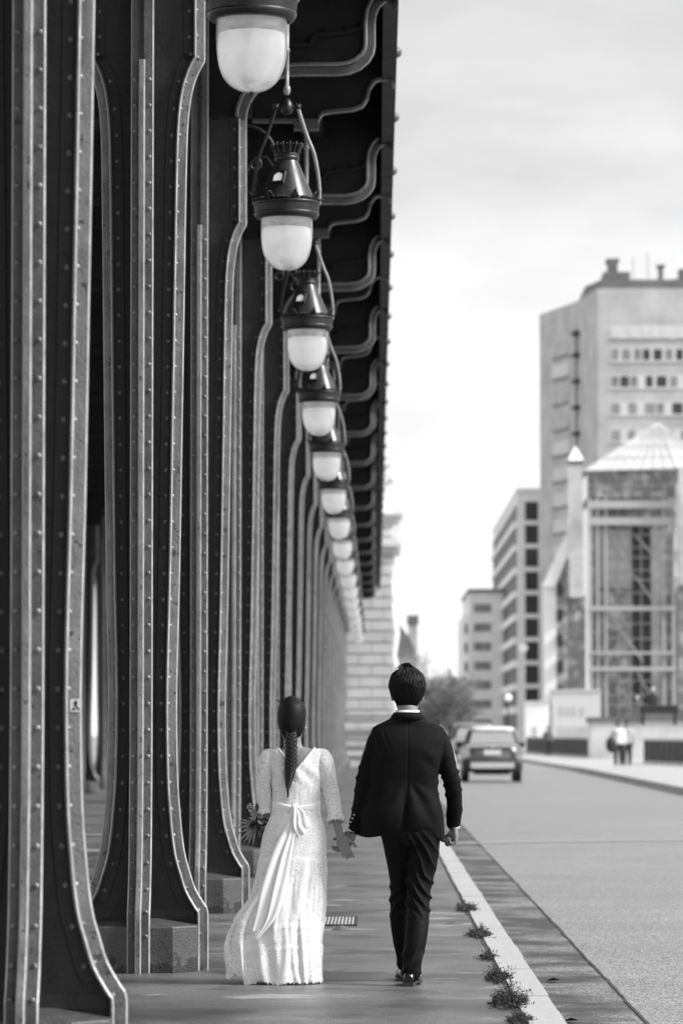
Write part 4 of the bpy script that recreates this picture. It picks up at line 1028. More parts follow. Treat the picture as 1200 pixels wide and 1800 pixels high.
BP = [(q[0], q[1], q[2], q[3] * .88) for q in cr_spline(bp_, 6)]; n_ = len(BP)
for i in range(2, n_ - 2, 2):                               # fishtail: crossing strands leaving the middle on both sides
    c = BP[i]; w_ = c[3]
    for s_ in (-1, 1):
        for j in range(3):
            dz = -.005 * j
            b.tube([(c[0] - s_ * w_ * .12, c[1] - .026, c[2] - .014 + dz), (c[0] + s_ * w_ * .55, c[1] - .020 + j * .003, c[2] + .002 + dz), (c[0] + s_ * w_ * .98, c[1] - .002, c[2] + .014 + dz), (c[0] + s_ * w_ * .6, c[1] + .012, c[2] + .018 + dz)], [.003, .0062, .006, .002], 5)
b.tube([p[:3] for p in BP], [p[3] * .66 for p in BP], 12)
for i in range(14): b.tube([(-.492 + rnd.uniform(-.008, .008), YW - .104, 1.105), (-.492 + rnd.uniform(-.006, .006), YW - .106, 1.07), (-.492 + rnd.uniform(-.004, .004), YW - .106, 1.04 + rnd.uniform(0, .02))], [.004, .003, .0008], 4)
for i in range(24): 
    c = BP[rnd.randrange(2, n_ - 4)]; s_ = rnd.choice((-1, 1)); b.tube([(c[0] + s_ * c[3] * .8, c[1] - .005, c[2]), (c[0] + s_ * (c[3] + .012), c[1] - .005, c[2] - .006), (c[0] + s_ * (c[3] + .02), c[1], c[2] - rnd.uniform(.0, .02))], [.0014, .001, .0005], 4)
PW(b.build('braid', mat('braided_hair', .005, .4, .5, var=.4, vscale=60), wom, fix=False))
for s_ in (-1, 1):
    b = MB(); b.ball((hxw + s_ * .078, hyw - .012, 1.432), .0065, 8, 6); PW(b.build('earring', M['button'], wom))
b = MB(); b.ball((-.355, YW - .04, .022), .028, 12, 8, .9, 1.6, .8); b.box(-.362, -.348, YW - .085, YW - .07, 0, .03); PW(b.build('shoe', M['sole'], wom))
# bouquet (held, so a thing of its own)
bq = empty('bouquet', (-.62, YW + .12, .93)); tag(bq, 'small bouquet of dark leaves and pale flowers at the left hip of the white dress', 'bouquet')
def PB(o): o.matrix_parent_inverse = Matrix.Translation(-bq.location); return o
M['leafd'] = mat('dark_leaf', .05, .5, var=.5, vscale=30); M['leafl'] = mat('pale_leaf', .28, .5, var=.3, vscale=30); M['petal'] = mat('pale_petal', .55, .7, var=.3, vscale=60)
rnd = random.Random(11); bd = MB(); bl = MB(); bf = MB(); bc = Vector((-.655, YW + .10, .90))
def leaf(b, p, d, L, w, up=(0, -1, 0)):
    d = Vector(d).normalized(); s = d.cross(Vector(up)).normalized(); p = Vector(p); u = s.cross(d)
    b.add([p, p + d * L * .35 + s * w + u * .003, p + d * L + u * .0, p + d * L * .35 - s * w + u * .003, p + d * L * .4 - u * .004], [(0, 1, 4), (1, 2, 4), (2, 3, 4), (3, 0, 4)])
for i in range(150):
    u = Vector((rnd.gauss(-.35, .6), rnd.uniform(-1, 1), rnd.gauss(-.35, .7))).normalized()
    p = bc + Vector((u.x * .035, u.y * .05, u.z * .05)) * rnd.uniform(.3, 1)
    tgt = bd if rnd.random() < .72 else bl
    leaf(tgt, p, u + Vector((-.3, -.1, -.2)), rnd.uniform(.035, .075), rnd.uniform(.006, .013), (rnd.uniform(-1, 1), -1, rnd.uniform(-1, 1)))
for (ex, ez, L) in ((-1, .35, .075), (-1, .12, .085), (-1, -.18, .115), (-.9, -.5, .10), (-.65, -1, .125), (-.4, -1, .115), (-.15, -1, .11), (-.8, -.8, .13)):
    leaf(bl, bc + Vector((-.02, -.03, -.01)), (ex, -.3, ez), L + .03, .009); leaf(bd, bc + Vector((-.02, -.02, -.03)), (ex + .1, -.2, ez - .1), L, .012)
for (fx, fz, r_) in ((-.70, .985, .020), (-.685, .955, .020), (-.695, .930, .016), (-.600, .955, .024), (-.585, .935, .024), (-.640, .945, .018), (-.590, .965, .018)):
    for j in range(26):
        u = Vector((rnd.gauss(0, 1), rnd.gauss(-.5, 1), rnd.gauss(0, 1))).normalized(); p = Vector((fx, YW + .05, fz)) + u * r_ * .8
        leaf(bf, p, u + Vector((rnd.uniform(-.6, .6), 0, rnd.uniform(-.6, .6))), r_ * .7, r_ * .35, (rnd.uniform(-1, 1), rnd.uniform(-1, 1), rnd.uniform(-1, 1)))
bd.box(-.678, -.660, YW + .045, YW + .06, .955, 1.005)
PB(bd.build('dark_leaves', M['leafd'], bq, fix=False)); PB(bl.build('pale_leaves', M['leafl'], bq, fix=False)); PB(bf.build('flowers', M['petal'], bq, fix=False))
b = MB()
for i in range(7): b.tube([(-.62 + rnd.uniform(-.012, .012), YW + .12, .945), (-.58 + rnd.uniform(-.01, .01), YW + .15, .99 + rnd.uniform(-.01, .02))], .003, 5)
PB(b.build('stems', M['leafd'], bq))
# ================================================================== SMALL THINGS ON THE GROUND
M['weed'] = mat('weed_leaf', .035, .7, var=.5, vscale=60)
rnd = random.Random(21)
def weed(x, y, w, d, h, n, label):
    b = MB()
    for i in range(n):
        u = rnd.gauss(0, .38); v = rnd.gauss(0, .38); px = x + u * w; py = y + v * d; hh = h * max(.15, 1 - (u * u + v * v) * 1.4) * rnd.uniform(.3, 1.1)
        q = Vector((px, py, .004)); dirv = Vector((rnd.gauss(u, .7), rnd.gauss(v, .5), rnd.uniform(.3, 1.3))).normalized(); L = hh * rnd.uniform(.6, 1.3)
        b.tube([q, q + dirv * L * .5, q + dirv * L + Vector((dirv.x * .01, 0, 0))], [.0012, .001, .0006], 3, cap=False)
        for j in range(5):
            c = q + dirv * L * (j + 1) / 5; e_ = Vector((rnd.gauss(0, 1), rnd.gauss(0, 1), rnd.gauss(.4, .7))).normalized(); s_ = e_.cross(Vector((rnd.uniform(-1, 1), rnd.uniform(-1, 1), .3))).normalized(); r_ = rnd.uniform(.004, .011)
            b.add([c, c + e_ * r_ + s_ * r_ * .45, c + e_ * r_ * 2, c + e_ * r_ - s_ * r_ * .45], [(0, 1, 2, 3)])
    o = b.build('weed_clump', M['weed'], None, fix=False); tag(o, label, 'weed', 'weeds growing in the kerb joint'); return o
weed(.700, 18.75, .07, .30, .06, 160, 'dark weed clump in the kerb joint, cut by the bottom edge')
weed(.690, 19.95, .10, .42, .11, 420, 'largest dark weed clump in the kerb joint, second from the bottom edge')
weed(.695, 21.95, .075, .34, .085, 260, 'dark bushy weed clump in the kerb joint, third from the bottom edge')
weed(.700, 24.0, .06, .30, .055, 130, 'low sparse weed clump in the kerb joint, between two bushy ones')
weed(.722, 26.7, .085, .50, .085, 260, 'wide weed clump in the kerb joint, fifth from the bottom edge')
weed(.720, 30.6, .085, .60, .085, 260, 'farthest weed clump in the kerb joint, beside the thigh of the suited person')
# iron drain grate and cracked asphalt lumps
gx, gy = -.275, 28.75
gr = empty('drain_grate', (gx, gy, 0)); tag(gr, 'small rectangular drain grate set in the walkway between the couple', 'grate')
b = MB(); b.box(-.22, .12, -.62, .62, .001, .004); b.build('pit', M['seam'], gr)
b = MB(); b.box(-.24, .14, -.66, -.62, .0, .012); b.box(-.24, .14, .62, .66, .0, .012); b.box(-.24, -.22, -.62, .62, .0, .012); b.box(.12, .14, -.62, .62, 0, .012); b.build('frame', M['seam'], gr)
b = MB()
for i in range(13): b.box(-.212 + i * .026, -.200 + i * .026, -.62, .62, .0045, .009)
b.build('bars', mat('worn_grate_bar', .5, .4, var=.3), gr)
for i, (x, y, r_, h_, lb) in enumerate(((-.245, 27.5, .08, .035, 'small dark asphalt bump just below the drain grate'), (-.81, 23.2, .075, .032, 'small dark asphalt bump left of the dress hem'), (.577, 28.4, .08, .018, 'flat dark asphalt bump near the kerb weeds'))):
    b = MB(); b.lathe([(r_, .001), (r_ * .7, h_ * .3), (r_ * .35, h_ * .8), (r_ * .1, h_)], 14); o = b.build('asphalt_bump', M['seam'] if False else mat('lump_asphalt', .09, .8, var=.3, vscale=30), None, (x, y, 0)); tag(o, lb, 'bump', 'bumps in the walkway')
b = MB()
for (x, y, a) in ((1.10, 18.3, .3), (1.17, 18.25, -.2), (1.08, 23.6, .1), (1.02, 20.3, 0), (1.06, 17.2, .5)):
    c, s = math.cos(a), math.sin(a)
    b.add([(x - .045 * c, y - .03, -.108), (x, y - .07, -.085), (x + .05 * c, y + .02 * s, -.104), (x, y + .06, -.100)], [(0, 1, 2, 3)])
o = b.build('leaf_litter', M['seam'], fix=False); tag(o, 'a few dead leaves lying in the gutter', 'litter', kind='stuff')

# ================================================================== BACKGROUND
M['stone'] = mat('pale_limestone', .64, .8, .3, var=.18, vscale=.8)
M['joint'] = mat('dark_stone_joint', .22, .9, .2)
M['stone_dk'] = mat('dark_limestone', .42, .8, .3, var=.3, vscale=1.5)
M['conc'] = mat('pale_concrete', .58, .85, .3, var=.08, vscale=.15)
M['conc2'] = mat('tower_render', .44, .85, .3, var=.22, vscale=.35)
M['white'] = mat('white_render', .80, .8, .3, var=.10, vscale=.5)
M['win'] = mat('dark_window_glass', .03, .12, .6, var=.3, vscale=.5)
M['win2'] = mat('grey_window_glass', .22, .15, .6, var=.5, vscale=.7)
M['dark'] = mat('dark_metal', .025, .5)
M['roofm'] = mat('roof_zinc', .13, .6, var=.3, vscale=.5)
M['frame'] = mat('light_steel_tube', .42, .4)
# ---- stone pavilion that ends the iron row
pv = empty('stone_pavilion', (-3.25, 157.0, 0)); pv.scale = (.92, .92, .92); tag(pv, 'banded pale stone pavilion closing the far end of the iron viaduct', 'pavilion')
b = MB(); z = 0.0; i = 0
rows = [.42, .40, .40, .45, .40] + [.50] * 15
for h in rows:
    ins = .0
    b.box(-4.9, 4.27 - ins, 0.0, 9, z + .03, z + h - .03); z += h; i += 1
ZT = z
b.build('stone_courses', M['stone'], pv)
b = MB(); b.box(-4.85, 4.20, .07, 8.9, 0, ZT); z = 0.0
for i, h in enumerate(rows):
    for x in [(-4.9 + (i % 2) * .55 + 1.1 * q) for q in range(9)]:
        if x < 4.2: b.box(x - .012, x + .012, -.004, .02, z + .03, z + h - .03)
    z += h
b.build('course_joints', M['joint'], pv)
b = MB(); b.box(-4.95, 4.38, -.14, 9.05, ZT - .16, ZT - .002); b.box(2.75, 4.26, .2, 3.1, 10.18, 10.34); b.build('cornice_shade_strip', M['stone_dk'], pv)  # dark strips painted in as shade below the cornices
b = MB()
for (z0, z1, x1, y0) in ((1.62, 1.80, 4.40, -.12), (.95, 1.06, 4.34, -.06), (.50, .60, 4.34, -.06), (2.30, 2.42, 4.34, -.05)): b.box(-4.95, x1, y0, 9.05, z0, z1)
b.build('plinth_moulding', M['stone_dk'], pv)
b = MB()
for (z0, z1, x1, y0) in ((ZT, ZT + .25, 4.40, -.2), (ZT + .25, ZT + .45, 4.65, -.4), (ZT + .45, ZT + .62, 4.52, -.3)): b.box(-5, x1, y0, 9.1, z0, z1)
b.build('cornice', M['stone'], pv)
b = MB(); b.box(2.9, 4.10, .3, 3, ZT + .62, 11.0)
for (z0, z1, o_) in ((10.35, 10.6, .15), (10.8, 11.0, .22), (11.0, 11.2, .50), (11.2, 11.35, .62)): b.box(2.9 - o_, 4.10 + o_, .3 - o_, 3 + o_, z0, z1)
b.obox((4.42, 1.5, 10.6), (.06, 0, .30), (0, .5, 0), (.05, 0, -.02)); b.build('upper_pier', M['stone'], pv)
b = MB(); b.lathe([(.42, 11.35), (.42, 11.5), (.26, 11.6), (.22, 12.4), (.30, 12.55), (.26, 12.7), (.38, 12.85), (.20, 12.95), (.30, 13.1), (.34, 13.25), (.18, 13.4), (.42, 13.5), (.42, 13.6)], 14, c=(3.92, 1.2, 0)); b.ball((4.25, 1.0, 12.9), .16, 8, 6); b.build('finial', M['stone'], pv)
b = MB()
b.tube([(4.2, 1, 2.0), (4.42, 1, 2.6), (4.3, 1, 3.4), (4.5, 1, 4.2), (4.3, 1, 5.0), (4.45, 1, 6.0), (4.3, 1, 7.1), (4.2, 1.5, 7.4)], .16, 8)
b.lathe([(.3, 7.1), (.5, 7.4), (.55, 8.2), (.4, 8.4)], 12, c=(4.1, 1.5, 0)); b.build('side_scroll', M['stone'], pv)
# ---- old wall end and chimney building
h = empty('chimney_house', (2.0, 262, 0)); tag(h, 'old house with grey sloping roof and one tall chimney behind the pavilion', 'house')
b = MB(); b.box(-4, .7, 0, 8, -.3, 6.6); b.build('wall', M['stone_dk'], h)
b = MB(); b.prism([(-4, 8.9), (-.45, 8.9), (.35, 7.9), (.8, 6.6), (-4, 6.6)], -.2, 8.2); rf = b.build('roof', M['roofm'], h)
b = MB(); b.box(.25, .85, 1, 2.4, 5.5, 8.9); b.build('chimney', M['stone_dk'], rf)
b = MB(); b.box(.16, .94, .9, 2.5, 8.9, 9.5); b.build('chimney_cap', M['roofm'], rf)
# ---- trees
M['leaf'] = mat('tree_foliage', .085, .7, .3, var=.5, vscale=1.2); M['leaf2'] = mat('pale_tree_foliage', .22, .7, .3, var=.5, vscale=1.2); M['bark'] = mat('tree_bark', .06, .9)
def tree(x, y, h, r, n, m, label, seed, sparse=.0, leafr=.085):
    rd = random.Random(seed); t = empty('street_tree', (x, y, -.1)); tag(t, label, 'tree', 'trees beyond the bridge end')
    b = MB(); b.tube([(0, 0, 0), (.05, 0, h * .25), (0, .1, h * .5), (.1, 0, h * .85)], [.16, .13, .09, .03], 8); tips = []
    for i in range(14):
        a = rd.uniform(0, 6.28); z0 = h * rd.uniform(.25, .6); L = r * rd.uniform(.6, 1.05); z1 = z0 + h * rd.uniform(.1, .38)
        e_ = (L * math.cos(a), L * math.sin(a), min(h * .97, z1)); b.tube([(0, 0, z0), (e_[0] * .5, e_[1] * .5, z0 + (e_[2] - z0) * .6), e_], [.06, .035, .012], 5); tips.append(e_)
    b.build('trunk', M['bark'], t)
    b = MB(); tips += [(0, 0, h * .9), (0, 0, h * .75)]
    for i in range(n):
        tp = rd.choice(tips); s_ = r * (.26 if not sparse else .20); c = Vector((tp[0] + rd.gauss(0, s_), tp[1] + rd.gauss(0, s_), tp[2] + rd.gauss(0, s_ * .8)))
        if c.z < h * .18: continue
        e_ = Vector((rd.gauss(0, 1), rd.gauss(0, 1), rd.gauss(0, 1))).normalized(); s2 = e_.orthogonal().normalized(); q = leafr * rd.uniform(.6, 1.4)
        b.add([c, c + e_ * q + s2 * q * .6, c + e_ * q * 2, c + e_ * q - s2 * q * .6], [(0, 1, 2, 3)])
    b.build('crown', m, t, fix=False)
tree(3.3, 214, 4.3, 1.5, 3800, M['leaf'], 'dark dense low tree right behind the head of the suited person', 1)
tree(4.35, 224, 4.9, 1.3, 2600, M['leaf'], 'dark rounded tree between the suited person and the pale tower blocks', 2)
tree(3.0, 240, 6.6, 1.7, 1500, M['leaf2'], 'pale sparse tall tree showing sky, beside the chimney house', 3, 1)
tree(4.6, 246, 5.9, 1.5, 1500, M['leaf2'], 'pale sparse tree showing sky, nearest to the pale tower blocks', 4, 1)
tree(2.4, 228, 5.2, 1.2, 900, M['leaf2'], 'small thin pale tree against the end wall of the pavilion', 5, 1)

# ---- helper for vertical quads: facade frame (origin, direction u, outward normal)
class Facade:
    def __init__(s, p0, p1, z0=0.0):
        s.p = Vector((p0[0], p0[1], 0)); e_ = Vector((p1[0], p1[1], 0)); s.L = (e_ - s.p).length; s.u = (e_ - s.p).normalized(); s.n = Vector((s.u.y, -s.u.x, 0))
    def block(s, b, u0, u1, z0, z1, d0, d1):
        c = s.p + s.u * (u0 + u1) / 2 + s.n * (d0 + d1) / 2 + Vector((0, 0, (z0 + z1) / 2))
        b.obox(c, s.u * (u1 - u0) / 2, s.n * abs(d1 - d0) / 2, Vector((0, 0, (z1 - z0) / 2)))
# ---- tower block on the right
tw = empty('tower_block', (18.9, 441, 0)); tag(tw, 'tallest building, grey render tower block with cluttered roof at the right edge', 'building')
def TP(o): o.matrix_parent_inverse = Matrix.Translation(-tw.location); return o
A, B_, C_, D_ = (18.9, 441), (22.4, 428), (24.1, 415), (46, 415)
b = MB(); b.prism([A, B_, C_, D_, (46, 470), (20.4, 470)], -.3, 49.7, 'xy'); TP(b.build('wall', M['conc2'], tw))
f1 = Facade(A, B_); f2 = Facade(B_, C_); f3 = Facade(C_, D_)
f3.n = Vector((0, -1, 0)); 
for f in (f1, f2): f.n = Vector((-abs(f.u.y), -abs(f.u.x), 0)).normalized()
b = MB(); b2 = MB()
rd = random.Random(9)
for fl in range(13):
    zz = 47.2 - 1.8 - fl * 2.93 - (0.5 if fl == 0 else 0)
    w_ = MB(); f3.block(w_, 1.35, 20.3, zz - .72, zz + .74, -.02, .015); TP(w_.build('window_surround', M['conc'], tw))
    w_ = MB(); u = 1.5
    while u < 20:
        ww = rd.choice((.75, .75, 1.1, .9)); f3.block(w_, u, u + ww, zz - .58, zz + .60, -.02, .045); u += ww + rd.choice((.2, .4, .9)); 
        if (fl < 6 and u < 11) or rd.random() < .2: TP(w_.build('window', M['conc'] if not fl else M['win'] if rd.random() < .22 else M['win2'], tw)); w_ = MB()
    o = TP(w_.build('window_group', M['win2'] if fl else M['conc'], tw)) if w_.v else None
    s_ = MB(); f3.block(s_, 1.3, 20.4, zz - .82, zz - .70, 0, .12); 
    TP(s_.build('window_sill', M['conc'] if fl else M['joint'], tw))
    w_ = MB(); f1.block(w_, 5.2, 10.8, zz - .75, zz + .75, -.02, .05); TP(w_.build('side_window', M['win2'] if fl in (0, 2, 3) else M['conc'], tw))
    s_ = MB(); f1.block(s_, 5.0, 11, zz - .95, zz - .78, 0, .2); TP(s_.build('window_sill', M['joint'], tw))
    s_ = MB(); f2.block(s_, .4, 2.6, zz + .9, zz + 1.25, 0, .7); TP(s_.build('landing', M['dark'], tw))
s_ = MB(); f2.block(s_, .05, .9, 3, 46.5, 0, .12); TP(s_.build('stair_shaft', M['roofm'], tw))
b = MB(); b.prism([(23.2, 424), (24.6, 417), (45, 417), (45, 440), (23.2, 440)], 49.7, 50.9, 'xy')
b.box(25.0, 27.9, 419, 424, 50.9, 52.0); b.box(25.6, 26.6, 420, 423, 52.0, 53.3); b.box(25.4, 26.8, 420, 423, 53.3, 53.6); b.box(31.1, 31.6, 420, 421, 50.9, 52.8); b.box(30.9, 31.8, 420, 421, 52.6, 52.9); b.box(33.2, 34.2, 418, 420, 50.9, 52.2); b.box(23.6, 24.0, 425, 426, 50.5, 51.3)
b.box(33, 36, 424, 428, 50.9, 51.8); b.tube([(28.5, 422, 51), (28.4, 422, 54)], .04, 5); b.tube([(30.1, 422, 51), (30, 422, 54.5)], .04, 5)
TP(b.build('roof', M['roofm'], tw))
# ---- balcony block
bb = empty('balcony_block', (17.1, 470, 0)); tag(bb, 'pale apartment block with long slanting balcony rows, left of the tallest tower', 'building')
def BP_(o): o.matrix_parent_inverse = Matrix.Translation(-bb.location); return o
b = MB(); b.box(17.4, 30, 470, 566, -.3, 31.0); BP_(b.build('wall', M['white'], bb))
b = MB(); b.box(17.3, 30.1, 469.8, 566.2, 31.0, 31.5); BP_(b.build('parapet', M['white'], bb))
for fl in range(10):
    zz = 28.6 - fl * 2.86
    w_ = MB(); w_.box(18.3, 19.9, 469.93, 470.0, zz - 1.05, zz + 1.2); o = BP_(w_.build('stair_window', M['win'], bb))
    w_ = MB(); w_.box(17.30, 17.40, 473, 566, zz - .95, zz + 1.0)
    BP_(w_.build('window_row', M['dark'], bb))
    w_ = MB(); w_.box(17.05, 17.398, 474, 566, zz - 1.86, zz - .95); BP_(w_.build('balcony', M['white'], bb))
# ---- farther block
fb_ = empty('distant_block', (12, 520, 0)); tag(fb_, 'small farthest pale block with rows of windows, beside the trees', 'building')
def FP(o): o.matrix_parent_inverse = Matrix.Translation(-fb_.location); return o
b = MB(); b.box(12.7, 18, 520, 560, -.3, 20.6); b.box(12.0, 12.7, 522, 560, -.3, 17.6); FP(b.build('wall', M['white'], fb_))
b = MB(); b.box(12.5, 18.1, 519.7, 560.2, 20.6, 21.0); FP(b.build('roof', M['roofm'], fb_))
for fl in range(7):
    zz = 18.4 - fl * 2.6
    w_ = MB(); w_.box(13.3, 15.6, 519.92, 520.0, zz - .55, zz + .55); FP(w_.build('window', M['win2'], fb_))
    if fl > 0: w_ = MB(); w_.box(12.1, 12.45, 521.92, 522.0, zz - .8, zz + .5); FP(w_.build('narrow_window', M['win'], fb_))
# ---- glass pavilion with pyramid roof
gp_ = empty('glass_pavilion', (17, 300, 0)); tag(gp_, 'glass building with white pyramid roof and exposed steel columns at the right edge', 'building')
def GP(o): o.matrix_parent_inverse = Matrix.Translation(-gp_.location); return o
def grid_glass(name, v0, v1, sx, sz, dark=.03):
    def ex(m, t, b, tcn):
        n = nramp(t, tcn.outputs['Object'], .35, .40, .60, detail=5)
        n2 = nramp(t, tcn.outputs['Object'], 1.3, .45, .6, detail=3)
        r = t.nodes.new('ShaderNodeMapRange'); r.inputs[3].default_value = v0; r.inputs[4].default_value = v1; t.links.new(math_node(t, 'MULTIPLY', n, n2, True), r.inputs[0]); t.links.new(r.outputs[0], b.inputs['Base Color'])
    return mat(name, v0, .1, .6, extra=ex)
M['gg'] = grid_glass('painted_reflection_glass', .16, .62, 1, 1); M['gg2'] = mat('white_roof_panel', .46, .3, .5, var=.12, vscale=.6); M['gg3'] = mat('pale_glass_panel', .48, .15, .6, var=.35, vscale=.4)  # first glass: blotchy reflections are painted into its base colour
b = MB(); b.box(17.0, 23.4, 302, 316, 0, 19.6); GP(b.build('glass_wall', M['gg'], gp_))
b = MB(); b.box(16.6, 23.5, 300.5, 317, 19.9, 21.9); GP(b.build('glass_band', M['gg'], gp_))
b = MB(); b.box(20.2, 21.6, 301.6, 302.0, 0, 17.6); GP(b.build('lift_shaft', M['dark'], gp_))
b = MB(); b.box(17.2, 20.1, 301.7, 302.0, 12.9, 17.4); b.box(21.62, 22.4, 301.7, 302.0, 0, 17.4); GP(b.build('pale_panel', M['gg3'], gp_))
apx = (22.5, 306.5, 26.2); e4 = [(16.3, 300, 21.95), (23.5, 299.6, 22.1), (28.5, 306, 22.1), (27, 316, 22), (16.5, 313, 22)]
b = MB(); b.add(e4 + [apx], [(0, 1, 5), (1, 2, 5), (2, 3, 5), (3, 4, 5), (4, 0, 5)]); rf = GP(b.build('pyramid_roof', M['gg2'], gp_))
b = MB()
for (p, q) in ((0, 1), (1, 2)):
    P_, Q_ = Vector(e4[p]), Vector(e4[q]); ap = Vector(apx)
    for i in range(9):
        a_ = P_.lerp(Q_, i / 8); end = a_.lerp(ap, 1.0); off_ = Vector((0, -.08, .06)); b.tube([a_ + off_, end + off_], .035, 4)
    for t_ in (.25, .5, .75): b.tube([P_.lerp(ap, t_) + Vector((0, -.08, .06)), Q_.lerp(ap, t_) + Vector((0, -.08, .06))], .035, 4)
    b.tube([P_, Q_], .10, 6)
GP(b.build('roof_rib', M['conc2'], gp_))
for x in (16.75, 17.35, 18.0, 22.5, 23.25):
    b = MB(); b.box(x - .10, x + .10, 300.2, 300.5, 0, 19.8); GP(b.build('steel_column', M['frame'], gp_))
for (z0, z1, m_) in ((19.0, 19.6, 'frame'), (17.7, 18.3, 'frame'), (11.0, 11.35, 'frame'), (7.6, 7.8, 'frame'), (6.3, 6.6, 'frame')):
    b = MB(); b.box(16.6, 23.4, 299.9, 300.19, z0, z1); GP(b.build('steel_beam', M[m_], gp_))
b = MB()
for (x0, z0, x1, z1) in ((18.2, 17.5, 20.2, 13.6), (20.3, 13.8, 22.3, 10.9), (18.2, 10.9, 20.9, 7.0), (20.3, 17, 22, 15), (20.4, 6.2, 22.3, 3.0)): b.tube([(x0, 300.6, z0), (x1, 300.6, z1)], .07, 5)
for z0 in (1.2, 2.5, 3.6, 4.4, 5.5, 8.8, 10, 12.4, 13.4, 14.2, 15.2, 16, 17): b.box(17, 23.4, 301.4, 301.55, z0, z0 + .07)
for x in (17.2, 18.3, 19.4, 20.5, 21.6, 22.7): b.box(x, x + .06, 300.38, 300.49, 19.95, 21.85)
b.box(16.6, 23.4, 300.36, 300.49, 20.8, 20.88)
for x in (17.7, 19.0, 19.9, 20.8, 22.0, 22.9): b.box(x, x + .07, 301.35, 301.5, 0, 21.5)
GP(b.build('bracing', M['frame'], gp_))
b = MB(); b.box(15.1, 16.15, 299, 300.4, 12, 22.4); GP(b.build('turret', M['gg3'], gp_))
b = MB(); b.box(15.05, 16.2, 298.95, 300.45, 22.4, 22.7); GP(b.build('turret_band', M['roofm'], gp_))
b = MB(); b.add([(15.0, 298.9, 22.7), (16.25, 298.9, 22.7), (16.25, 300.5, 22.7), (15.0, 300.5, 22.7), (15.62, 299.7, 23.9)], [(0, 1, 4), (1, 2, 4), (2, 3, 4), (3, 0, 4)]); GP(b.build('turret_cap', M['white'], gp_))
b = MB(); b.box(14.1, 15.0, 300, 308, 0, 15.0); b.box(15.0, 16.4, 300.6, 308, 0, 12.2); GP(b.build('wing', M['gg'], gp_))
b = MB(); b.prism([(13.0, 12.9), (14.0, 12.9), (15.6, 16.8), (15.6, 18.5)], 299.5, 300.4); GP(b.build('slanted_wall', M['white'], gp_))
for k in range(7):
    b = MB(); b.box(14.15, 14.6, 299.6, 300, 2.2 + 2.0 * k, 3.1 + 2.0 * k); GP(b.build('wing_window', M['dark'], gp_))
b = MB(); b.box(13.2, 14.1, 300, 304, 0, 12.9); GP(b.build('wing_wall', M['white'], gp_))
# second pale turret at the right edge
b = MB(); b.box(23.6, 25.5, 299, 300.3, 13, 22.2); GP(b.build('turret', M['gg3'], gp_)); b = MB(); b.box(23.7, 26, 301, 308, 0, 13); GP(b.build('wing', M['gg'], gp_))
# ---- low white kiosks before it
for (x0, x1, z1, lb) in ((10.6, 12.2, 3.6, 'small bright white kiosk by the bridge end, left of the pair'), (12.45, 15.9, 4.4, 'wider low white shop hut with dark sign letters beside the glass building')):
    k_ = empty('kiosk', (x0, 272, 0)); tag(k_, lb, 'kiosk', 'white kiosks past the bridge')
    b = MB(); b.box(0, x1 - x0, 0, 3, -.1, z1); b.build('wall', M['white'] if x0 < 12 else M['conc'], k_)
    b = MB(); b.box(-.05, x1 - x0 + .05, -.1, 3.1, z1, z1 + .12); b.build('roof', M['conc'], k_)
    b = MB(); b.box(.5, x1 - x0 - .8, -.04, 0, .3, 1.9); b.build('shutter', M['conc2'], k_)
    if x0 > 12:
        b = MB(); b.box(x1 - x0 - .75, x1 - x0 - .2, -.05, -.005, 0, 2.4); b.build('door', M['dark'], k_)
        b = MB()
        for i, x in enumerate((.55, 1.0, 1.45, 2.0)): b.box(x, x + .28, -.03, 0, 2.7, 3.3)
        b.build('sign_panel', M['conc2'], k_)
# ---- bridge parapet: stone piers and iron railings on the right side
pier = empty('stone_parapet', (11.2, 200, 0)); tag(pier, 'low pale stone parapet block with dark coping on the far pavement', 'parapet')
b = MB(); b.box(0, 2.6, 0, 3.0, 0, 2.0); b.build('wall', M['stone'], pier); b = MB(); b.box(-.12, 2.75, -.12, 3.1, 2.0, 2.25); b.build('coping', M['roofm'], pier)
p2 = empty('stone_parapet', (13.55, 204, 0)); tag(p2, 'long pale stone parapet with thick dark coping running off the right edge', 'parapet')
b = MB(); b.box(.2, 12, 0, 1, 0, 2.1); b.build('wall', M['stone'], p2); b = MB(); b.box(.15, 12, -.15, 1.1, 2.1, 2.7); b.build('coping', M['roofm'], p2)
def railing(x0, y0, x1, y1, label):
    r_ = empty('iron_railing', (x0, y0, .08)); tag(r_, label, 'railing', 'dark railings of the bridge')
    d = Vector((x1 - x0, y1 - y0, 0)); L = d.length; u = d.normalized(); n_ = int(L / .16)
    b = MB(); b.obox(d / 2 + Vector((0, 0, 1.06)), d / 2, u.orthogonal() * .001 + Vector((u.y, -u.x, 0)) * .05, Vector((0, 0, .05))); b.obox(d / 2 + Vector((0, 0, .1)), d / 2, Vector((u.y, -u.x, 0)) * .03, Vector((0, 0, .03))); b.build('rail', M['frame'], r_)
    b = MB()
    for i in range(n_): b.obox(u * (i * L / n_) + Vector((0, 0, .55)), u * .035, Vector((u.y, -u.x, 0)) * .02, Vector((0, 0, .5)))
    b.build('balusters', M['dark'], r_); b = MB(); b.obox(d / 2 + Vector((0, 0, .56)), d / 2, Vector((u.y, -u.x, 0)) * .008, Vector((0, 0, .42))); b.build('panel', M['dark'], r_)
    i = 0
    while i * 1.6 < L:
        b = MB(); b.obox(u * (i * 1.6) + Vector((0, 0, .56)), u * .07, Vector((u.y, -u.x, 0)) * .06, Vector((0, 0, .56))); b.build('post', M['roofm'], r_); i += 1
railing(11.9, 170, 13.5, 150, 'dark iron railing at the right edge behind the walking pair')
railing(10.3, 262, 11.9, 212, 'dark iron railing with pale handrail behind the lone walker')
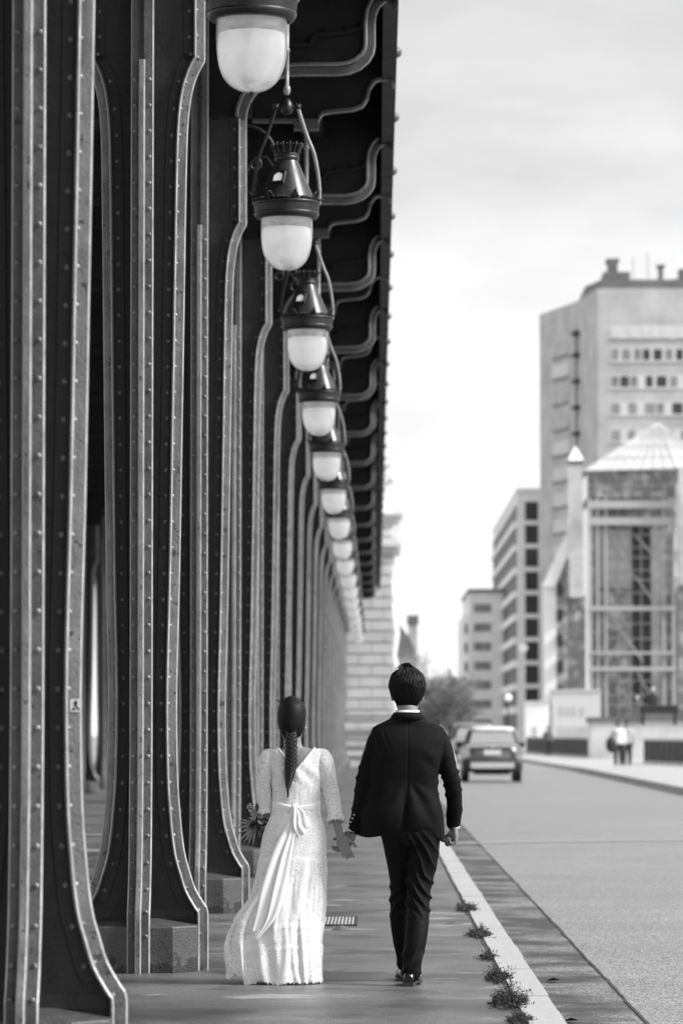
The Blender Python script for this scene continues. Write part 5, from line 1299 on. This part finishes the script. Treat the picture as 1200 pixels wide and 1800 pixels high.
# ---- street lamp with round globe
sl = empty('street_lamp', (5.14, 150, 0)); sl.location = (8.35, 243, .08); tag(sl, 'dark post street lamp with round white globe right of the car', 'street lamp')
b = MB(); b.lathe([(.09, 0), (.09, .3), (.05, .4), (.04, 3.2), (.08, 3.3)], 10); b.build('post', M['dark'], sl); b = MB(); b.ball((0, 0, 3.58), .24, 14, 10); b.build('globe', M['lit'], sl)
ts = empty('road_sign', (9.6, 250, .08)); tag(ts, 'small round-headed sign on thin post at the balcony block', 'sign')
b = MB(); b.tube([(0, 0, 0), (0, 0, 6.9)], .04, 6); b.build('post', M['frame'], ts); b = MB(); b.tube([(0, -.05, 6.9), (0, .05, 6.9)], .3, 14); b.build('disc', M['conc'], ts); 

# ---- cars
M['cpaint'] = mat('grey_car_paint', .14, .25, .6, coat=.6); M['cdark'] = mat('black_car_plastic', .02, .5); M['cglass'] = mat('car_glass', .30, .05, .8); M['cwhite'] = mat('white_car_paint', .6, .25, .6, coat=.5)
M['rub'] = mat('tyre_rubber', .012, .8); M['tlight'] = mat('tail_lamp', .35, .15, .6); M['plate'] = mat('number_plate', .75, .4); M['chromeb'] = mat('bright_trim', .6, .25, .7)
def car(loc, label, paint, roof, scale=1.0, sz=1.0):
    c = empty('car', loc); tag(c, label, 'car', 'cars driving away on the road'); c.scale = (scale, scale, scale * sz)
    def sl(b, secs, pw=5):
        rs = []
        for (z, hw, y0, y1) in secs:
            ring = []
            for k in range(40):
                a = 2 * math.pi * k / 40; cc, ss = math.cos(a), math.sin(a)
                ring.append((hw * abs(cc) ** (2 / pw) * (1 if cc > 0 else -1), (y0 + y1) / 2 + (y1 - y0) / 2 * abs(ss) ** (2 / pw) * (1 if ss > 0 else -1), z))
            rs.append(ring)
        b.rings(rs)
    b = MB(); sl(b, [(.34, .88, .04, 4.1), (.45, .93, 0, 4.15), (.62, .95, -.02, 4.15), (.82, .945, .0, 4.1), (.98, .92, .05, 4.0), (1.04, .88, .10, 3.2), (1.08, .85, .14, 3.0)]); b.build('body', paint, c)
    b = MB(); sl(b, [(1.05, .86, .12, 3.0), (1.2, .82, .20, 2.75), (1.45, .74, .34, 2.4), (1.55, .70, .42, 2.2)]); b.build('cabin', M['cdark'], c)
    b = MB(); sl(b, [(1.53, .715, .36, 2.25), (1.58, .70, .38, 2.2), (1.63, .62, .50, 2.0), (1.65, .45, .7, 1.8)]); b.build('roof', roof, c)
    b = MB(); b.add([(-.70, .135, 1.14), (.70, .135, 1.14), (.60, .315, 1.49), (-.60, .315, 1.49)], [(0, 1, 2, 3)]); b.build('rear_window', M['cglass'], c, fix=False)
    b = MB(); b.obox((0, .02, 1.08), (.80, 0, 0), (0, .06, 0), (0, 0, .035)); b.build('tailgate_trim', M['chromeb'], c)
    b = MB(); b.box(-.26, .26, -.045, -.03, .80, .96); b.build('number_plate', M['plate'], c)
    b = MB(); b.ball((.0, -.02, 1.05), .05, 10, 8); b.build('badge', M['chromeb'], c)
    for s_ in (-1, 1):
        b = MB(); b.obox((s_ * .80, .02, .90), (.11, 0, 0), (0, .05, 0), (0, 0, .15)); b.build('tail_light', M['tlight'], c)
        for yy in (.72, 3.3):
            w_ = empty('wheel', (s_ * .80, yy, .33)); w_.parent = c
            b = MB(); b.tube([(-.10, 0, 0), (-.08, 0, 0), (.08, 0, 0), (.10, 0, 0)], [.29, .33, .33, .29], 24); b.build('tyre', M['rub'], w_)
            b = MB(); b.tube([(-.105, 0, 0), (.105, 0, 0)], .19, 16); b.build('rim', M['chromeb'], w_)
        b = MB(); b.obox((s_ * .98, 2.2, 1.1), (.09, 0, 0), (0, .05, 0), (0, 0, .07)); b.build('mirror', M['cdark'], c)
    b = MB(); sl(b, [(.30, .86, -.06, .5), (.34, .91, -.09, .5), (.62, .93, -.10, .5), (.68, .90, -.06, .5)]); b.build('bumper', M['cdark'], c)
    b = MB(); b.obox((0, -.10, .50), (.66, 0, 0), (0, .01, 0), (0, 0, .085)); b.build('bumper_trim', M['chromeb'], c)
    b = MB(); b.box(-.55, .55, .6, .8, .22, .32); b.tube([(.3, -.05, .27), (.3, 2.0, .27)], .04, 8); b.build('axle', M['cdark'], c)
    return c
car((3.66, 120.7, -.12), 'grey hatchback with bright roof driving away beside the suited person', M['cpaint'], M['chromeb'], 1.03, 1.03)
car((3.90, 152, -.12), 'second car, mostly hidden behind the nearer hatchback', M['cpaint'], M['cpaint'], 1.05, 1.12)
cp = car((-3.35, 78, -.02), 'dark parked car seen as a sliver between the first two columns', M['cdark'], M['cdark'], 1.0); cp['group'] = 'parked cars'

# ---- distant pedestrians
def walker(loc, label, top, legs, bagm, ht=1.75, hairm=None, skirt=False):
    p = empty('person', loc); tag(p, label, 'person'); s = ht / 1.75
    def Pp(o): return o
    b = MB(); loft(b, [(0, 0, 1.50, .03, .04), (0, 0, 1.54, .065, .08), (0, 0, 1.62, .075, .095), (0, 0, 1.70, .07, .09), (0, 0, 1.75, .03, .04)], 14); loft(b, [(0, 0, 1.38, .07, .06), (0, 0, 1.44, .05, .05), (0, 0, 1.54, .05, .05)], 12)
    b.tube([(0, -.09, 1.63), (0, -.115, 1.60), (0, -.10, 1.585)], [.008, .013, .009], 6)
    loft(b, [(0, 0, 1.42, .10, .07), (0, 0, 1.30, .17, .10), (0, 0, 1.05, .14, .09), (0, 0, .9, .16, .10), (0, 0, .82, .13, .09)], 16)
    for q in (-1, 1):
        limb(b, [(q * .09, 0, .85, .085), (q * .10, q * .06, .48, .055), (q * .10, q * .14, .09, .035)], 10, 3); limb(b, [(q * .19, 0, 1.36, .05), (q * .24, -q * .04, 1.10, .042), (q * .23, -q * .10, .86, .028)], 10, 3)
        hand(b, (q * .23, -q * .10, .85), (0, -q * .1, -1), (0, -1, 0), (-q, 0, 0), curls=(.5, .5, .5, .5))
        b.tube([(q * .10, q * .14 + .05, .04), (q * .10, q * .14 - .16, .03)], [.04, .035], 8)
    b.v = [tuple(Vector(v) * s) for v in b.v]
    o = blob('body', b, M['skin'], .016, None, 3); o.parent = p
    b = MB(); loft(b, [(0, 0, 1.46, .09, .08), (0, 0, 1.38, .20, .12), (0, 0, 1.1, .20, .13), (0, 0, .88, .22, .14)], 18, 2.3)
    for q in (-1, 1): limb(b, [(q * .20, 0, 1.37, .065), (q * .25, -q * .04, 1.10, .058), (q * .24, -q * .09, .90, .045)], 10, 3)
    b.v = [tuple(Vector(v) * s) for v in b.v]; o = blob('coat', b, top, .018, None, 3); o.parent = p
    b = MB()
    for q in (-1, 1): limb(b, [(q * .09, 0, .88, .11), (q * .105, q * .06, .48, .08), (q * .105, q * .13, .12, .06)], 12, 3)
    b.v = [tuple(Vector(v) * s) for v in b.v]; o = blob('trousers', b, legs, .018, None, 2); o.parent = p
    b = MB(); loft(b, [(0, .02, 1.54, .06, .07), (0, .02, 1.62, .088, .10), (0, .01, 1.70, .085, .10), (0, 0, 1.77, .03, .04)], 14); b.v = [tuple(Vector(v) * s) for v in b.v]; b.build('hair', hairm or M['hair'], p)
    for q in (-1, 1):
        b = MB(); b.tube([(q * .10, q * .14 + .09, .05), (q * .10, q * .14, .055), (q * .10, q * .14 - .18, .035)], [.05, .055, .04], 10); b.v = [tuple(Vector(v) * s) for v in b.v]; b.build('shoe', M['cwhite'] if bagm else M['cdark'], p)
    return p
M['coatw'] = mat('white_jacket', .8, .8); M['coatg'] = mat('grey_coat', .12, .8); M['coatp'] = mat('pale_grey_jacket', .38, .8)
w1 = walker((9.32, 148, .10), 'person in white top with dark bag on the far pavement, left one of the pair', M['coatw'], M['cdark'], True, 1.80)
w2 = walker((9.72, 148.9, .10), 'person in pale jacket on the far pavement, right one of the pair', M['coatp'], M['cdark'], True, 1.82)
w3 = walker((10.2, 228, .08), 'lone person in grey coat by the distant railing right of the car', M['coatg'], M['cdark'], False, 1.76)
bag = MB(); bag.ball((9.04, 147.75, .98), .24, 12, 8, .9, .5, 1.3); bag.tube([(8.98, 147.83, 1.2), (9.15, 147.8, 1.5), (9.3, 147.85, 1.35)], .02, 6); o = bag.build('shoulder_bag', M['cdark']); tag(o, 'large dark bag hanging from the shoulder of the person in white', 'bag')
w4 = walker((14.55, 214, 1.72), 'person with light top half hidden behind the stone parapet, left one', M['coatg'], M['cdark'], False, 1.75, M['coatw'])
w5 = walker((15.4, 214, 2.1), 'person in dark coat with pale hair standing behind the stone parapet, right one', M['cdark'], M['cdark'], False, 1.85, M['coatw'])
b = MB(); b.box(0, 2.0, 0, .4, 0, .42); b.box(.1, .25, .05, .35, -.6, 0); b.box(1.75, 1.9, .05, .35, -.6, 0); o = b.build('planter', M['cdark'], None, (13.65, 199, 2.45)); tag(o, 'dark oblong box resting on the stone parapet above the pair', 'planter')
b = MB(); b.box(13, 18, 208, 225, 0, 1.7); o = b.build('far_pavement', M['pave']); o.name = 'terrace'; tag(o, kind='structure')
